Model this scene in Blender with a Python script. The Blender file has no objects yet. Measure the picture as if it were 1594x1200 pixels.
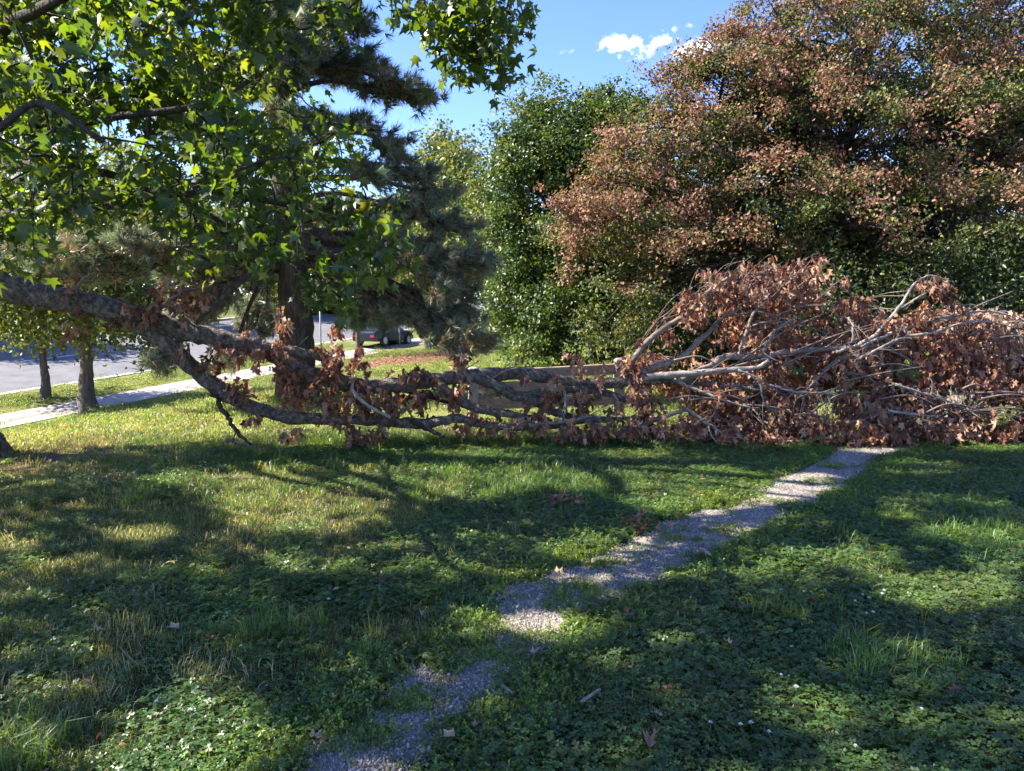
import bpy, bmesh, math, random
import numpy as np
from mathutils import Vector, Matrix

rng = np.random.default_rng(11)
random.seed(11)
S = bpy.context.scene
C = S.collection

# ------------------------------------------------------------------ camera
W0, H0, FPX = 1594.0, 1200.0, 1152.0
CAM = np.array([0.0, 0.0, 1.65])
PITCH = math.atan(105.0 / FPX)
cam_data = bpy.data.cameras.new('camera')
cam_data.sensor_width = 36.0
cam_data.lens = FPX / W0 * 36.0
cam_data.clip_start = 0.05
cam_data.clip_end = 2000.0
cam = bpy.data.objects.new('camera', cam_data)
cam.location = CAM
cam.rotation_euler = (math.pi / 2 - PITCH, 0, 0)
C.objects.link(cam)
S.camera = cam

# ------------------------------------------------------------------ sky, sun, exposure
SUN_AZ, SUN_EL = math.radians(-86), math.radians(43)
SUNV = np.array([math.sin(SUN_AZ) * math.cos(SUN_EL), math.cos(SUN_AZ) * math.cos(SUN_EL), math.sin(SUN_EL)])
sun_data = bpy.data.lights.new('sun', 'SUN')
sun_data.energy = 5.0
sun_data.angle = math.radians(0.55)
sun_data.color = (1.0, 0.93, 0.82)
sun = bpy.data.objects.new('sun', sun_data)
sun.rotation_euler = Vector(SUNV).to_track_quat('Z', 'Y').to_euler()
sun.location = (-20, 8, 30)
C.objects.link(sun)
S.view_settings.view_transform = 'Standard'
S.view_settings.look = 'None'
S.view_settings.exposure = 1.92
S.view_settings.gamma = 1.0
S.view_settings.use_curve_mapping = False
S.render.engine = 'CYCLES'
S.cycles.use_denoising = True
S.cycles.max_bounces = 4
S.cycles.diffuse_bounces = 2
S.cycles.glossy_bounces = 2
S.cycles.transmission_bounces = 2
S.cycles.use_adaptive_sampling = True
S.cycles.adaptive_threshold = 0.03
S.cycles.sample_clamp_indirect = 4.0


def cam_dir(px, py):
    cx, cy = (px - W0 / 2) / FPX, (H0 / 2 - py) / FPX
    cp, sp = math.cos(PITCH), math.sin(PITCH)
    return np.array([cx, cp + cy * sp, -sp + cy * cp])


def pix(px, py, d):
    """the place seen towards (px, py) that stands d metres in front of the camera"""
    v = cam_dir(px, py)
    return CAM + v * (d / v[1])


def project(P):
    P = np.atleast_2d(P) - CAM
    cp, sp = math.cos(PITCH), math.sin(PITCH)
    f = P[:, 1] * cp - P[:, 2] * sp
    u = P[:, 1] * sp + P[:, 2] * cp
    f = np.where(f < 0.05, 0.05, f)
    return W0 / 2 + FPX * P[:, 0] / f, H0 / 2 - FPX * u / f


# world: clear daylight sky with a few small clouds
world = bpy.data.worlds.new('World')
S.world = world
world.use_nodes = True
nt = world.node_tree
for n in list(nt.nodes):
    nt.nodes.remove(n)


def nd(t, kind, **kw):
    n = t.nodes.new(kind)
    for k, v in kw.items():
        setattr(n, k, v)
    return n


def math_node(t, op, a, b=None, c=None, clamp=False):
    n = nd(t, 'ShaderNodeMath', operation=op, use_clamp=clamp)
    for i, v in enumerate((a, b, c)):
        if v is None:
            continue
        if isinstance(v, (int, float)):
            n.inputs[i].default_value = v
        else:
            t.links.new(v, n.inputs[i])
    return n.outputs[0]


wo = nd(nt, 'ShaderNodeOutputWorld')
bg = nd(nt, 'ShaderNodeBackground')
sky = nd(nt, 'ShaderNodeTexSky', sky_type='NISHITA', sun_disc=False)
sky.sun_elevation = SUN_EL
sky.sun_rotation = SUN_AZ
sky.altitude = 150
sky.air_density = 1.0
sky.dust_density = 0.25
sky.ozone_density = 4.0
bg.inputs["Strength"].default_value = 0.11
tc = nd(nt, 'ShaderNodeTexCoord')
cdir = cam_dir(985, 75)
cdir = cdir / np.linalg.norm(cdir)
cr = np.cross(cdir, [0, 0, 1]); cr /= np.linalg.norm(cr)
cu = np.cross(cr, cdir)


def dotn(vec):
    n = nd(nt, 'ShaderNodeVectorMath', operation='DOT_PRODUCT')
    nt.links.new(tc.outputs['Generated'], n.inputs[0])
    n.inputs[1].default_value = tuple(vec)
    return n.outputs['Value']


fz = math_node(nt, 'MAXIMUM', dotn(cdir), 0.05)
sx = math_node(nt, 'DIVIDE', dotn(cr), fz)
sy = math_node(nt, 'DIVIDE', dotn(cu), fz)
front = math_node(nt, 'GREATER_THAN', dotn(cdir), 0.2)
mask = None
k = 1.0 / 1250.0
for (x, y, rx, ry, am) in [(-14, 2, 44, 17, 1), (6, 6, 22, 13, .9), (52, 8, 30, 12, .78), (84, -6, 34, 15, .95), (60, -12, 22, 9, .8), (-104, 2, 22, 9, .55), (-52, 0, 10, 12, .5), (38, -27, 20, 8, .5), (85, 27, 14, 7, .45), (45, 22, 34, 9, .55)]:
    ax = math_node(nt, 'DIVIDE', math_node(nt, 'SUBTRACT', sx, x * k), rx * k)
    ay = math_node(nt, 'DIVIDE', math_node(nt, 'SUBTRACT', sy, y * k), ry * k)
    q = math_node(nt, 'SUBTRACT', 1.0, math_node(nt, 'SQRT', math_node(nt, 'ADD', math_node(nt, 'MULTIPLY', ax, ax), math_node(nt, 'MULTIPLY', ay, ay))))
    q = math_node(nt, 'SUBTRACT', math_node(nt, 'MULTIPLY', math_node(nt, 'ADD', q, 1.0), am), 1.0)
    mask = q if mask is None else math_node(nt, 'MAXIMUM', mask, q)
wn = nd(nt, 'ShaderNodeTexNoise')
wn.inputs['Scale'].default_value = 55.0
wn.inputs['Detail'].default_value = 6.0
wn.inputs['Roughness'].default_value = 0.62
nt.links.new(tc.outputs['Generated'], wn.inputs['Vector'])
dens = math_node(nt, 'ADD', math_node(nt, 'MULTIPLY', mask, 1.0), math_node(nt, 'MULTIPLY', math_node(nt, 'SUBTRACT', wn.outputs['Fac'], 0.5), 4.2))
dens = math_node(nt, 'MULTIPLY', math_node(nt, 'MULTIPLY', dens, 1.3, clamp=True), front)
dens = math_node(nt, 'MULTIPLY', dens, math_node(nt, 'MULTIPLY', math_node(nt, 'ADD', mask, 0.45), 1.6, clamp=True))
cm = nd(nt, 'ShaderNodeMix', data_type='RGBA')
cm.inputs['B'].default_value = (5.6, 5.7, 6.0, 1)
nt.links.new(dens, cm.inputs['Factor'])
hs = nd(nt, 'ShaderNodeHueSaturation')
hs.inputs['Saturation'].default_value = 1.16
hs.inputs['Hue'].default_value = 0.52
nt.links.new(sky.outputs[0], hs.inputs['Color'])
nt.links.new(hs.outputs[0], cm.inputs['A'])
nt.links.new(cm.outputs['Result'], bg.inputs['Color'])
nt.links.new(bg.outputs[0], wo.inputs[0])


# ------------------------------------------------------------------ noise and terrain
def hash2(ix, iy, seed=0):
    h = np.sin(ix * 127.1 + iy * 311.7 + seed * 74.7) * 43758.5453
    return h - np.floor(h)


def vnoise(x, y, seed=0):
    x = np.asarray(x, float); y = np.asarray(y, float)
    ix, iy = np.floor(x), np.floor(y)
    fx, fy = x - ix, y - iy
    fx = fx * fx * (3 - 2 * fx); fy = fy * fy * (3 - 2 * fy)
    a, b = hash2(ix, iy, seed), hash2(ix + 1, iy, seed)
    c, d = hash2(ix, iy + 1, seed), hash2(ix + 1, iy + 1, seed)
    return (a * (1 - fx) + b * fx) * (1 - fy) + (c * (1 - fx) + d * fx) * fy


def fbm(x, y, seed=0, o=3):
    r, a, t = 0, 0.5, 0
    for i in range(o):
        r = r + a * vnoise(x * 2 ** i, y * 2 ** i, seed + i * 13); t += a; a *= 0.5
    return r / t


def sstep(a, b, x):
    t = np.clip((np.asarray(x, float) - a) / (b - a), 0, 1)
    return t * t * (3 - 2 * t)


RDX, RDY = 0.381, 0.9246


def road_uv(X, Y):
    X = np.asarray(X, float); Y = np.asarray(Y, float)
    return (X + 15.9) * RDY - (Y - 23) * RDX, (X + 15.9) * RDX + (Y - 23) * RDY


def road_xy(u, s):
    return -15.9 + u * RDY + s * RDX, 23 - u * RDX + s * RDY


def road_z(u, s):
    s = np.clip(s, -32, 62)
    z = -1.6 + 0.0665 * s
    return z + 0.075 * np.clip(-u, 0, 24) + 0.02 * np.clip(-u - 24, 0, 60)


def terr(X, Y):
    u, s = road_uv(X, Y)
    t = np.clip((u - 1.7) / 12.3, 0, 1)
    t = 0.45 * t + 0.55 * t * t * (3 - 2 * t)
    lawn = 0.05 * (fbm(np.asarray(X) * 0.35, np.asarray(Y) * 0.35, 3) - 0.5) * sstep(2, 6, u)
    z = road_z(u, s) * (1 - t) + lawn * t
    dip = sstep(-4.05, -4.15, u) * (1 - sstep(-17.75, -17.85, u))
    return z - 0.16 * dip


def tz(x, y):
    return float(terr(x, y))


def pix_ground(px, py):
    v = cam_dir(px, py); v = v / v[1]
    d = np.concatenate([np.arange(1.0, 30, 0.02), np.arange(30, 160, 0.2)])
    P = CAM[None] + v[None] * d[:, None]
    below = P[:, 2] <= terr(P[:, 0], P[:, 1])
    i = int(np.argmax(below)) if below.any() else len(d) - 1
    return P[i]


# ------------------------------------------------------------------ mesh helpers
def make_mesh(name, V, F, mat=None, col=None, smooth=False):
    V = np.asarray(V, np.float32).reshape(-1, 3)
    F = np.asarray(F, np.int32)
    me = bpy.data.meshes.new(name)
    me.vertices.add(len(V)); me.vertices.foreach_set('co', V.ravel())
    n, kk = F.shape
    me.loops.add(n * kk); me.loops.foreach_set('vertex_index', F.ravel())
    me.polygons.add(n); me.polygons.foreach_set('loop_start', np.arange(0, n * kk, kk, dtype=np.int32))
    if smooth:
        me.polygons.foreach_set('use_smooth', np.ones(n, bool))
    if col is not None:
        c = np.ones((len(V), 4), np.float32); c[:, :3] = col
        at = me.attributes.new('lc', 'FLOAT_COLOR', 'POINT')
        at.data.foreach_set('color', c.ravel())
    me.update(calc_edges=True)
    me.validate()
    if mat:
        me.materials.append(mat)
    return me


def link(name, me, parent=None, loc=None):
    o = bpy.data.objects.new(name, me)
    C.objects.link(o)
    if parent is not None:
        o.parent = parent
        o.matrix_parent_inverse = parent.matrix_basis.inverted()
    if loc is not None:
        o.location = loc
    return o


def tag(o, label=None, cat=None, group=None, kind=None):
    for k_, v in (('label', label), ('category', cat), ('group', group), ('kind', kind)):
        if v:
            o[k_] = v
    return o


def empty(name, loc, label, cat, group=None):
    o = bpy.data.objects.new(name, None)
    o.location = tuple(float(v) for v in loc)
    o.empty_display_size = 0.2
    C.objects.link(o)
    return tag(o, label, cat, group)


class Tubes:
    def __init__(s):
        s.V = []; s.F = []; s.n = 0

    def add(s, pts, rad, sides=6, wob=0.0, smooth_n=0, jit=0):
        pts = np.asarray(pts, float); rad = np.asarray(rad, float)
        if smooth_n:
            pts, rad = catmull(pts, rad, smooth_n)
        m = len(pts)
        if jit:
            pts = pts + rng.normal(0, 1, (m, 3)) * jit * rad[:, None]
            rad = rad * (1 + rng.normal(0, .06, m))
        T = np.gradient(pts, axis=0)
        T /= np.linalg.norm(T, axis=1)[:, None] + 1e-9
        ref = np.array([0, 0, 1.0]) if abs(T[:, 2]).mean() < 0.8 else np.array([1.0, 0, 0])
        A = np.cross(T, ref); A /= np.linalg.norm(A, axis=1)[:, None] + 1e-9
        B = np.cross(T, A)
        an = np.linspace(0, 2 * math.pi, sides, endpoint=False)
        r = rad[:, None] * (1 + wob * rng.normal(size=(m, sides)))
        ring = pts[:, None] + r[..., None] * (np.cos(an)[None, :, None] * A[:, None] + np.sin(an)[None, :, None] * B[:, None])
        V = np.concatenate([ring.reshape(-1, 3), pts[:1], pts[-1:]])
        i = np.arange(m - 1)[:, None] * sides; j = np.arange(sides)[None]; j2 = (j + 1) % sides
        q = np.stack([i + j, i + j2, i + sides + j2, i + sides + j], -1).reshape(-1, 4)
        f = np.concatenate([q[:, [0, 1, 2]], q[:, [0, 2, 3]]])
        jj = np.arange(sides); c0, c1 = m * sides, m * sides + 1
        f = np.concatenate([f, np.stack([jj * 0 + c0, (jj + 1) % sides, jj], 1),
                            np.stack([jj * 0 + c1, (m - 1) * sides + jj, (m - 1) * sides + (jj + 1) % sides], 1)])
        s.V.append(V); s.F.append(f + s.n); s.n += len(V)

    def mesh(s, name, mat):
        return make_mesh(name, np.concatenate(s.V), np.concatenate(s.F), mat, smooth=True)


def catmull(P, R, n):
    P = np.concatenate([2 * P[:1] - P[1:2], P, 2 * P[-1:] - P[-2:-1]])
    R = np.concatenate([R[:1], R, R[-1:]])
    out, ro = [], []
    for i in range(1, len(P) - 2):
        for t in np.arange(n) / n:
            a, b, c, d = P[i - 1], P[i], P[i + 1], P[i + 2]
            out.append(0.5 * (2 * b + (c - a) * t + (2 * a - 5 * b + 4 * c - d) * t * t + (3 * b - a - 3 * c + d) * t ** 3))
            ro.append(R[i] * (1 - t) + R[i + 1] * t)
    out.append(P[-2]); ro.append(R[-2])
    return np.array(out), np.array(ro)


def unit(a):
    return a / (np.linalg.norm(a, axis=-1, keepdims=True) + 1e-9)


# leaf templates: (verts in x across, y along, z off the blade), triangles
def star_leaf(curl=0.3, fold=0.15, squeeze=1.0):
    ang = np.radians([-90, -58, -28, 0, 30, 60, 90, 120, 150, 180, 208, 238])
    r = np.array([.27, .27, .44, .25, .55, .27, .62, .27, .55, .25, .44, .27])
    x = np.concatenate([[0], r * np.cos(ang)]); y = np.concatenate([[.42], .42 + r * np.sin(ang)])
    rr = np.concatenate([[0], r])
    z = -curl * rr ** 2 * 2 + fold * np.abs(x)
    V = np.stack([x * squeeze, y, z], 1)
    F = np.array([[0, i, i % 12 + 1] for i in range(1, 13)])
    return V, F


def oval_leaf(w=0.5, fold=0.12, bend=0.15):
    V = np.array([[0, 0, 0], [w / 2, .45, fold], [0, 1, -bend], [-w / 2, .45, fold]])
    return V, np.array([[0, 1, 2], [0, 2, 3]])


def lobed_leaf(w=0.8, fold=0.1, bend=0.2):
    V = np.array([[0, 0, 0], [w * .5, .3, fold], [w * .28, .62, fold * .5], [0, 1, -bend], [-w * .28, .62, fold * .5], [-w * .5, .3, fold]])
    return V, np.array([[0, 1, 2], [0, 2, 3], [0, 3, 4], [0, 4, 5]])


def dead_leaf(k_):
    r_ = np.random.default_rng(k_)
    V, F = star_leaf(0.1, 0.0, 1.0)
    V = V.copy()
    x = V[:, 0].copy()
    w = r_.uniform(.45, .8)
    V[:, 0] = np.sin(x * 2.2) * .5 * w
    V[:, 2] = (1 - np.cos(x * r_.uniform(2.2, 3.4))) * r_.uniform(.25, .45) + r_.normal(0, .05, len(V)) + r_.uniform(-.25, .25) * (V[:, 1] - .4) ** 2 * 2
    V[:, 1] *= r_.uniform(.9, 1.15)
    return V, F


def place_leaves(P, T, N, size, tmpl, col):
    V0, F0 = tmpl
    N = unit(N - (N * T).sum(1, keepdims=True) * T)
    B = np.cross(T, N)
    V = P[:, None] + size[:, None, None] * (V0[None, :, 0, None] * B[:, None] + V0[None, :, 1, None] * T[:, None] + V0[None, :, 2, None] * N[:, None])
    k_ = len(V0)
    F = (F0[None] + (np.arange(len(P)) * k_)[:, None, None]).reshape(-1, 3)
    return V.reshape(-1, 3), F, np.repeat(col, k_, axis=0)


def leaf_mesh(name, P, T, N, size, tmpls, col, mat):
    which = rng.integers(0, len(tmpls), len(P))
    Vs, Fs, Cs, n = [], [], [], 0
    for i, t in enumerate(tmpls):
        m = which == i
        if not m.any():
            continue
        V, F, c = place_leaves(P[m], T[m], N[m], size[m], t, col[m])
        Vs.append(V); Fs.append(F + n); Cs.append(c); n += len(V)
    return make_mesh(name, np.concatenate(Vs), np.concatenate(Fs), mat, np.concatenate(Cs))


def rand_dirs(n):
    return unit(rng.normal(size=(n, 3)))


# ------------------------------------------------------------------ materials
def new_mat(name):
    m = bpy.data.materials.new(name); m.use_nodes = True
    t = m.node_tree
    for n in list(t.nodes):
        t.nodes.remove(n)
    out = nd(t, 'ShaderNodeOutputMaterial')
    return m, t, out


def leaf_mat(name, trans=0.35, tcol=(1.6, 1.5, 0.45), rough=0.45, spec=0.45, attr=True, base=None, rnd=False):
    m, t, out = new_mat(name)
    p = nd(t, 'ShaderNodeBsdfPrincipled')
    p.inputs['Roughness'].default_value = rough
    p.inputs['Specular IOR Level'].default_value = spec
    if attr:
        a = nd(t, 'ShaderNodeAttribute', attribute_name='lc')
        src = a.outputs['Color']
    else:
        r = nd(t, 'ShaderNodeRGB'); r.outputs[0].default_value = (*base, 1); src = r.outputs[0]
    if rnd:
        oi = nd(t, 'ShaderNodeObjectInfo')
        hv = nd(t, 'ShaderNodeHueSaturation')
        mr = nd(t, 'ShaderNodeMapRange'); mr.inputs['To Min'].default_value = 0.65; mr.inputs['To Max'].default_value = 1.3
        t.links.new(oi.outputs['Random'], mr.inputs['Value'])
        t.links.new(mr.outputs[0], hv.inputs['Value'])
        nz = nd(t, 'ShaderNodeTexNoise'); nz.inputs['Scale'].default_value = 0.9; nz.inputs['Detail'].default_value = 3
        t.links.new(oi.outputs['Location'], nz.inputs['Vector'])
        mh = nd(t, 'ShaderNodeMapRange'); mh.inputs['From Min'].default_value = 0.3; mh.inputs['From Max'].default_value = 0.7
        mh.inputs['To Min'].default_value = 0.475; mh.inputs['To Max'].default_value = 0.52
        t.links.new(nz.outputs['Fac'], mh.inputs['Value'])
        t.links.new(mh.outputs[0], hv.inputs['Hue'])
        t.links.new(src, hv.inputs['Color'])
        src = hv.outputs[0]
    t.links.new(src, p.inputs['Base Color'])
    tr = nd(t, 'ShaderNodeBsdfTranslucent')
    mx = nd(t, 'ShaderNodeMix', data_type='RGBA', blend_type='MULTIPLY')
    mx.inputs['Factor'].default_value = 1.0
    mx.inputs['B'].default_value = (*tcol, 1)
    t.links.new(src, mx.inputs['A'])
    t.links.new(mx.outputs['Result'], tr.inputs['Color'])
    ms = nd(t, 'ShaderNodeMixShader'); ms.inputs[0].default_value = trans
    t.links.new(p.outputs[0], ms.inputs[1]); t.links.new(tr.outputs[0], ms.inputs[2])
    t.links.new(ms.outputs[0], out.inputs[0])
    return m


def noise_mat(name, c1, c2, scale=6.0, rough=0.9, bump=0.4, stretch=(1, 1, 1), c3=None, detail=8, spec=0.3, bscale=None, bdist=0.02):
    m, t, out = new_mat(name)
    p = nd(t, 'ShaderNodeBsdfPrincipled')
    p.inputs['Roughness'].default_value = rough
    p.inputs['Specular IOR Level'].default_value = spec
    tcn = nd(t, 'ShaderNodeTexCoord'); mp = nd(t, 'ShaderNodeMapping'); mp.inputs['Scale'].default_value = stretch
    t.links.new(tcn.outputs['Object'], mp.inputs['Vector'])
    nz = nd(t, 'ShaderNodeTexNoise'); nz.inputs['Scale'].default_value = scale; nz.inputs['Detail'].default_value = detail; nz.inputs['Roughness'].default_value = 0.65
    t.links.new(mp.outputs[0], nz.inputs['Vector'])
    cr_ = nd(t, 'ShaderNodeValToRGB')
    cr_.color_ramp.elements[0].color = (*c1, 1); cr_.color_ramp.elements[0].position = 0.32
    cr_.color_ramp.elements[1].color = (*c2, 1); cr_.color_ramp.elements[1].position = 0.68
    if c3:
        e = cr_.color_ramp.elements.new(0.5); e.color = (*c3, 1)
    t.links.new(nz.outputs['Fac'], cr_.inputs[0]); t.links.new(cr_.outputs[0], p.inputs['Base Color'])
    if bump:
        b = nd(t, 'ShaderNodeBump'); b.inputs['Strength'].default_value = bump; b.inputs['Distance'].default_value = bdist
        n2 = nd(t, 'ShaderNodeTexNoise'); n2.inputs['Scale'].default_value = bscale or scale * 3; n2.inputs['Detail'].default_value = 6
        t.links.new(mp.outputs[0], n2.inputs['Vector'])
        t.links.new(n2.outputs['Fac'], b.inputs['Height']); t.links.new(b.outputs[0], p.inputs['Normal'])
    t.links.new(p.outputs[0], out.inputs[0])
    return m


def plain_mat(name, col, rough=0.5, metal=0.0, spec=0.5):
    m, t, out = new_mat(name)
    p = nd(t, 'ShaderNodeBsdfPrincipled')
    p.inputs['Base Color'].default_value = (*col, 1); p.inputs['Roughness'].default_value = rough
    p.inputs['Metallic'].default_value = metal; p.inputs['Specular IOR Level'].default_value = spec
    t.links.new(p.outputs[0], out.inputs[0])
    return m


M_gum = leaf_mat('gum_leaf', 0.45, (4.2, 3.4, 0.4), 0.42, 0.5)
M_leaf = leaf_mat('broad_leaf', 0.33, (1.8, 1.6, 0.5), 0.45, 0.5)
M_bronze = leaf_mat('bronze_leaf', 0.3, (1.2, 1.2, 0.7), 0.6, 0.3)
M_needle = leaf_mat('pine_needle', 0.3, (1.2, 1.15, 0.6), 0.4, 0.5)
M_dead = leaf_mat('dead_leaf', 0.22, (1.5, 1.0, 0.6), 0.6, 0.35)
M_clover = leaf_mat('clover_leaf', 0.42, (2.0, 1.9, 0.45), 0.4, 0.5, rnd=True)
M_grass = leaf_mat('grass_blade', 0.42, (1.7, 1.6, 0.5), 0.4, 0.45, rnd=True)
M_bark = noise_mat('gum_bark', (0.032, 0.026, 0.022), (0.27, 0.225, 0.18), 17, 0.9, 1.0, c3=(0.115, 0.093, 0.076), bscale=34, bdist=0.05)
M_bark_dark = noise_mat('dark_bark', (0.02, 0.016, 0.013), (0.065, 0.052, 0.042), 8, 0.95, 0.9, stretch=(2, 2, .5), bscale=14, bdist=0.04)
M_bark_pine = noise_mat('pine_bark', (0.025, 0.02, 0.018), (0.13, 0.095, 0.076), 7, 0.95, 1.0, stretch=(2.2, 2.2, .5), c3=(0.065, 0.049, 0.041), bscale=10, bdist=0.06)
M_bark_street = noise_mat('street_tree_bark', (0.06, 0.048, 0.04), (0.19, 0.15, 0.12), 8, 0.95, 0.9, stretch=(2, 2, .6), bscale=14, bdist=0.04)
M_twig = noise_mat('bare_twig', (0.15, 0.125, 0.108), (0.36, 0.315, 0.275), 14, 0.8, 0.4)
M_twig_mid = noise_mat('dull_twig', (0.09, 0.07, 0.058), (0.22, 0.175, 0.145), 14, 0.85, 0.4)
M_twig_brown = noise_mat('brown_twig', (0.1, 0.075, 0.06), (0.25, 0.2, 0.165), 14, 0.85, 0.4)
M_timber = noise_mat('weathered_timber', (0.2, 0.135, 0.095), (0.46, 0.33, 0.24), 5, 0.85, 0.35, stretch=(1.2, 14, 14), c3=(0.33, 0.225, 0.16), bdist=0.008)
M_post = noise_mat('grey_post_timber', (0.22, 0.18, 0.145), (0.46, 0.4, 0.33), 5, 0.88, 0.35, stretch=(14, 14, 1.2), bdist=0.008)
M_concrete = noise_mat('concrete', (0.33, 0.295, 0.26), (0.47, 0.43, 0.385), 2.5, 0.9, 0.15, bdist=0.004)
M_kerb = noise_mat('kerb_concrete', (0.34, 0.32, 0.29), (0.48, 0.45, 0.41), 4, 0.9, 0.15, bdist=0.004)
M_asphalt = noise_mat('asphalt', (0.1, 0.1, 0.107), (0.165, 0.162, 0.165), 1.2, 0.9, 0.3, bscale=90, bdist=0.004)
M_paint = noise_mat('road_paint', (0.5, 0.5, 0.48), (0.75, 0.75, 0.72), 6, 0.7, 0.0)
M_stone = leaf_mat('gravel_stone', 0.0, (1, 1, 1), 0.85, 0.3, rnd=False)


# ------------------------------------------------------------------ path outline (on the ground)
PATH_L = [(400, 1330), (470, 1200), (505, 1158), (590, 1100), (612, 1066), (715, 1050), (752, 1012), (752, 975), (812, 920), (872, 884), (955, 862), (1000, 832),
          (1062, 811), (1120, 792), (1188, 770), (1205, 746), (1272, 720), (1312, 696), (1345, 684), (1390, 664), (1440, 640), (1476, 612), (1500, 590)]
PATH_R = [(640, 1330), (636, 1200), (682, 1150), (770, 1092), (790, 1060), (806, 1030), (836, 1016), (856, 984), (905, 960), (962, 944), (1010, 920), (1030, 890),
          (1082, 868), (1132, 850), (1200, 815), (1262, 790), (1302, 772), (1345, 738), (1402, 706), (1440, 686), (1480, 660), (1520, 630), (1545, 604)]
PL = np.array([pix_ground(*p)[:2] for p in PATH_L]); PR = np.array([pix_ground(*p)[:2] for p in PATH_R])


def resample(P, n):
    d = np.concatenate([[0], np.cumsum(np.linalg.norm(np.diff(P, axis=0), axis=1))])
    t = np.linspace(0, d[-1], n)
    return np.stack([np.interp(t, d, P[:, 0]), np.interp(t, d, P[:, 1])], 1)


PL2 = np.stack([np.interp(np.linspace(0, 1, 260), np.linspace(0, 1, len(PL)), PL[:, i]) for i in (0, 1)], 1)
PR2 = np.stack([np.interp(np.linspace(0, 1, 260), np.linspace(0, 1, len(PR)), PR[:, i]) for i in (0, 1)], 1)
for Q, sd in ((PL2, 3), (PR2, 8)):
    tq = np.arange(len(Q))
    Q += .15 * np.stack([fbm(tq * .16, tq * 0 + sd, sd) - .5, fbm(tq * .16, tq * 0 + sd + 5, sd + 1) - .5], 1) * 2
MID = (PL2 + PR2) / 2
PL2 = MID + (PL2 - MID) * .93; PR2 = MID + (PR2 - MID) * .93
PATH_POLY = np.concatenate([PL2, PR2[::-1]])


def in_poly(x, y, poly):
    x = np.asarray(x); y = np.asarray(y)
    ins = np.zeros(x.shape, bool)
    j = len(poly) - 1
    for i in range(len(poly)):
        xi, yi = poly[i]; xj, yj = poly[j]
        c = ((yi > y) != (yj > y)) & (x < (xj - xi) * (y - yi) / (yj - yi + 1e-12) + xi)
        ins ^= c
        j = i
    return ins


def path_dist(x, y):
    """distance to the path's nearest edge point, negative inside"""
    E = np.concatenate([PL2[::2], PR2[::2]])
    d = np.full(len(x), 9.0)
    for e in E:
        d = np.minimum(d, np.hypot(x - e[0], y - e[1]))
    return np.where(in_poly(x, y, PATH_POLY), -d, d)


# where the photograph shows sun on the lawn in front (pixel ellipses, turned into ground places)
SUN_SPOTS = [(470, 790, 105, 36), (400, 775, 60, 18), (560, 770, 70, 16), (320, 750, 70, 9), (450, 738, 40, 12), (640, 742, 90, 14), (760, 730, 120, 16), (720, 770, 90, 15), (860, 745, 120, 20),
             (980, 745, 120, 24), (1080, 765, 110, 34), (1130, 755, 60, 22), (1180, 770, 50, 20), (1240, 765, 70, 16), (470, 885, 48, 14), (560, 892, 40, 8), (690, 888, 70, 12),
             (340, 1130, 95, 50), (250, 1190, 120, 40), (420, 1180, 60, 30), (60, 1195, 60, 20), (900, 985, 55, 22), (800, 975, 60, 20), (930, 862, 60, 18), (985, 850, 50, 14),
             (1260, 880, 70, 16), (1220, 905, 40, 8), (1330, 880, 60, 12), (1540, 820, 90, 34), (1470, 800, 80, 20), (1500, 925, 110, 26), (1400, 900, 50, 10), (1590, 880, 60, 20), (1310, 1120, 60, 26),
             (1250, 1060, 40, 12), (110, 718, 120, 8), (40, 850, 40, 12), (230, 830, 50, 10), (1370, 702, 40, 6), (1440, 735, 70, 10), (1560, 700, 60, 8), (90, 880, 50, 9), (960, 1040, 30, 12),
             (520, 712, 60, 7), (690, 705, 90, 6), (1000, 710, 60, 5), (1270, 745, 40, 7), (1090, 905, 26, 6), (1150, 1000, 20, 7), (160, 960, 26, 8), (620, 960, 24, 7)]


def sun_want(gx, gy, farw=1.0):
    px, py = project(np.stack([gx, gy, np.zeros_like(gx)], 1))
    w = np.zeros(len(gx))
    for (x, y, rx, ry) in SUN_SPOTS:
        q = ((px - x) / rx) ** 2 + ((py - y) / ry) ** 2
        w = np.maximum(w, 1 - sstep(1.15, 2.1, q))
    far = sstep(9.0, 9.6, gy + 0.25 * np.sin(gx * 2.1) - 0.4 * np.clip(-gx - 3, 0, 4) * 0.2)
    return np.maximum(w, far * farw)


def carve(P, keep=0.05, farw=1.0):  # thins foliage whose shadow would fall on the wanted sun spots
    h = P[:, 2] / SUNV[2]
    gx, gy = P[:, 0] - SUNV[0] * h, P[:, 1] - SUNV[1] * h
    w = sun_want(gx, gy, farw)
    return rng.random(len(P)) > w * (1 - keep)


# ------------------------------------------------------------------ ground sheet
def axis(segs):
    out = []
    for a, b, st in segs:
        out.append(np.arange(a, b, st))
    return np.concatenate(out + [[segs[-1][1]]])


gx = axis([(-300, -60, 12), (-60, -24, 1.2), (-24, -9, 0.3), (-9, 9, 0.1), (9, 24, 0.5), (24, 60, 3), (60, 300, 12)])
gy = axis([(-60, -4, 4), (-4, 2, 0.5), (2, 13, 0.09), (13, 30, 0.25), (30, 80, 0.8), (80, 320, 8)])
GX, GY = np.meshgrid(gx, gy)
fx, fy = GX.ravel(), GY.ravel()
GZ = terr(fx, fy)
near = (fy < 13) & (abs(fx) < 9) & (fy > 1.5)
GZ[near] += 0.02 * (fbm(fx[near] * 3, fy[near] * 3, 9) - 0.5)
nxx, nyy = len(gx), len(gy)
ii = (np.arange(nyy - 1)[:, None] * nxx + np.arange(nxx - 1)[None]).ravel()
quads = np.stack([ii, ii + 1, ii + nxx + 1, ii + nxx], 1)


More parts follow.
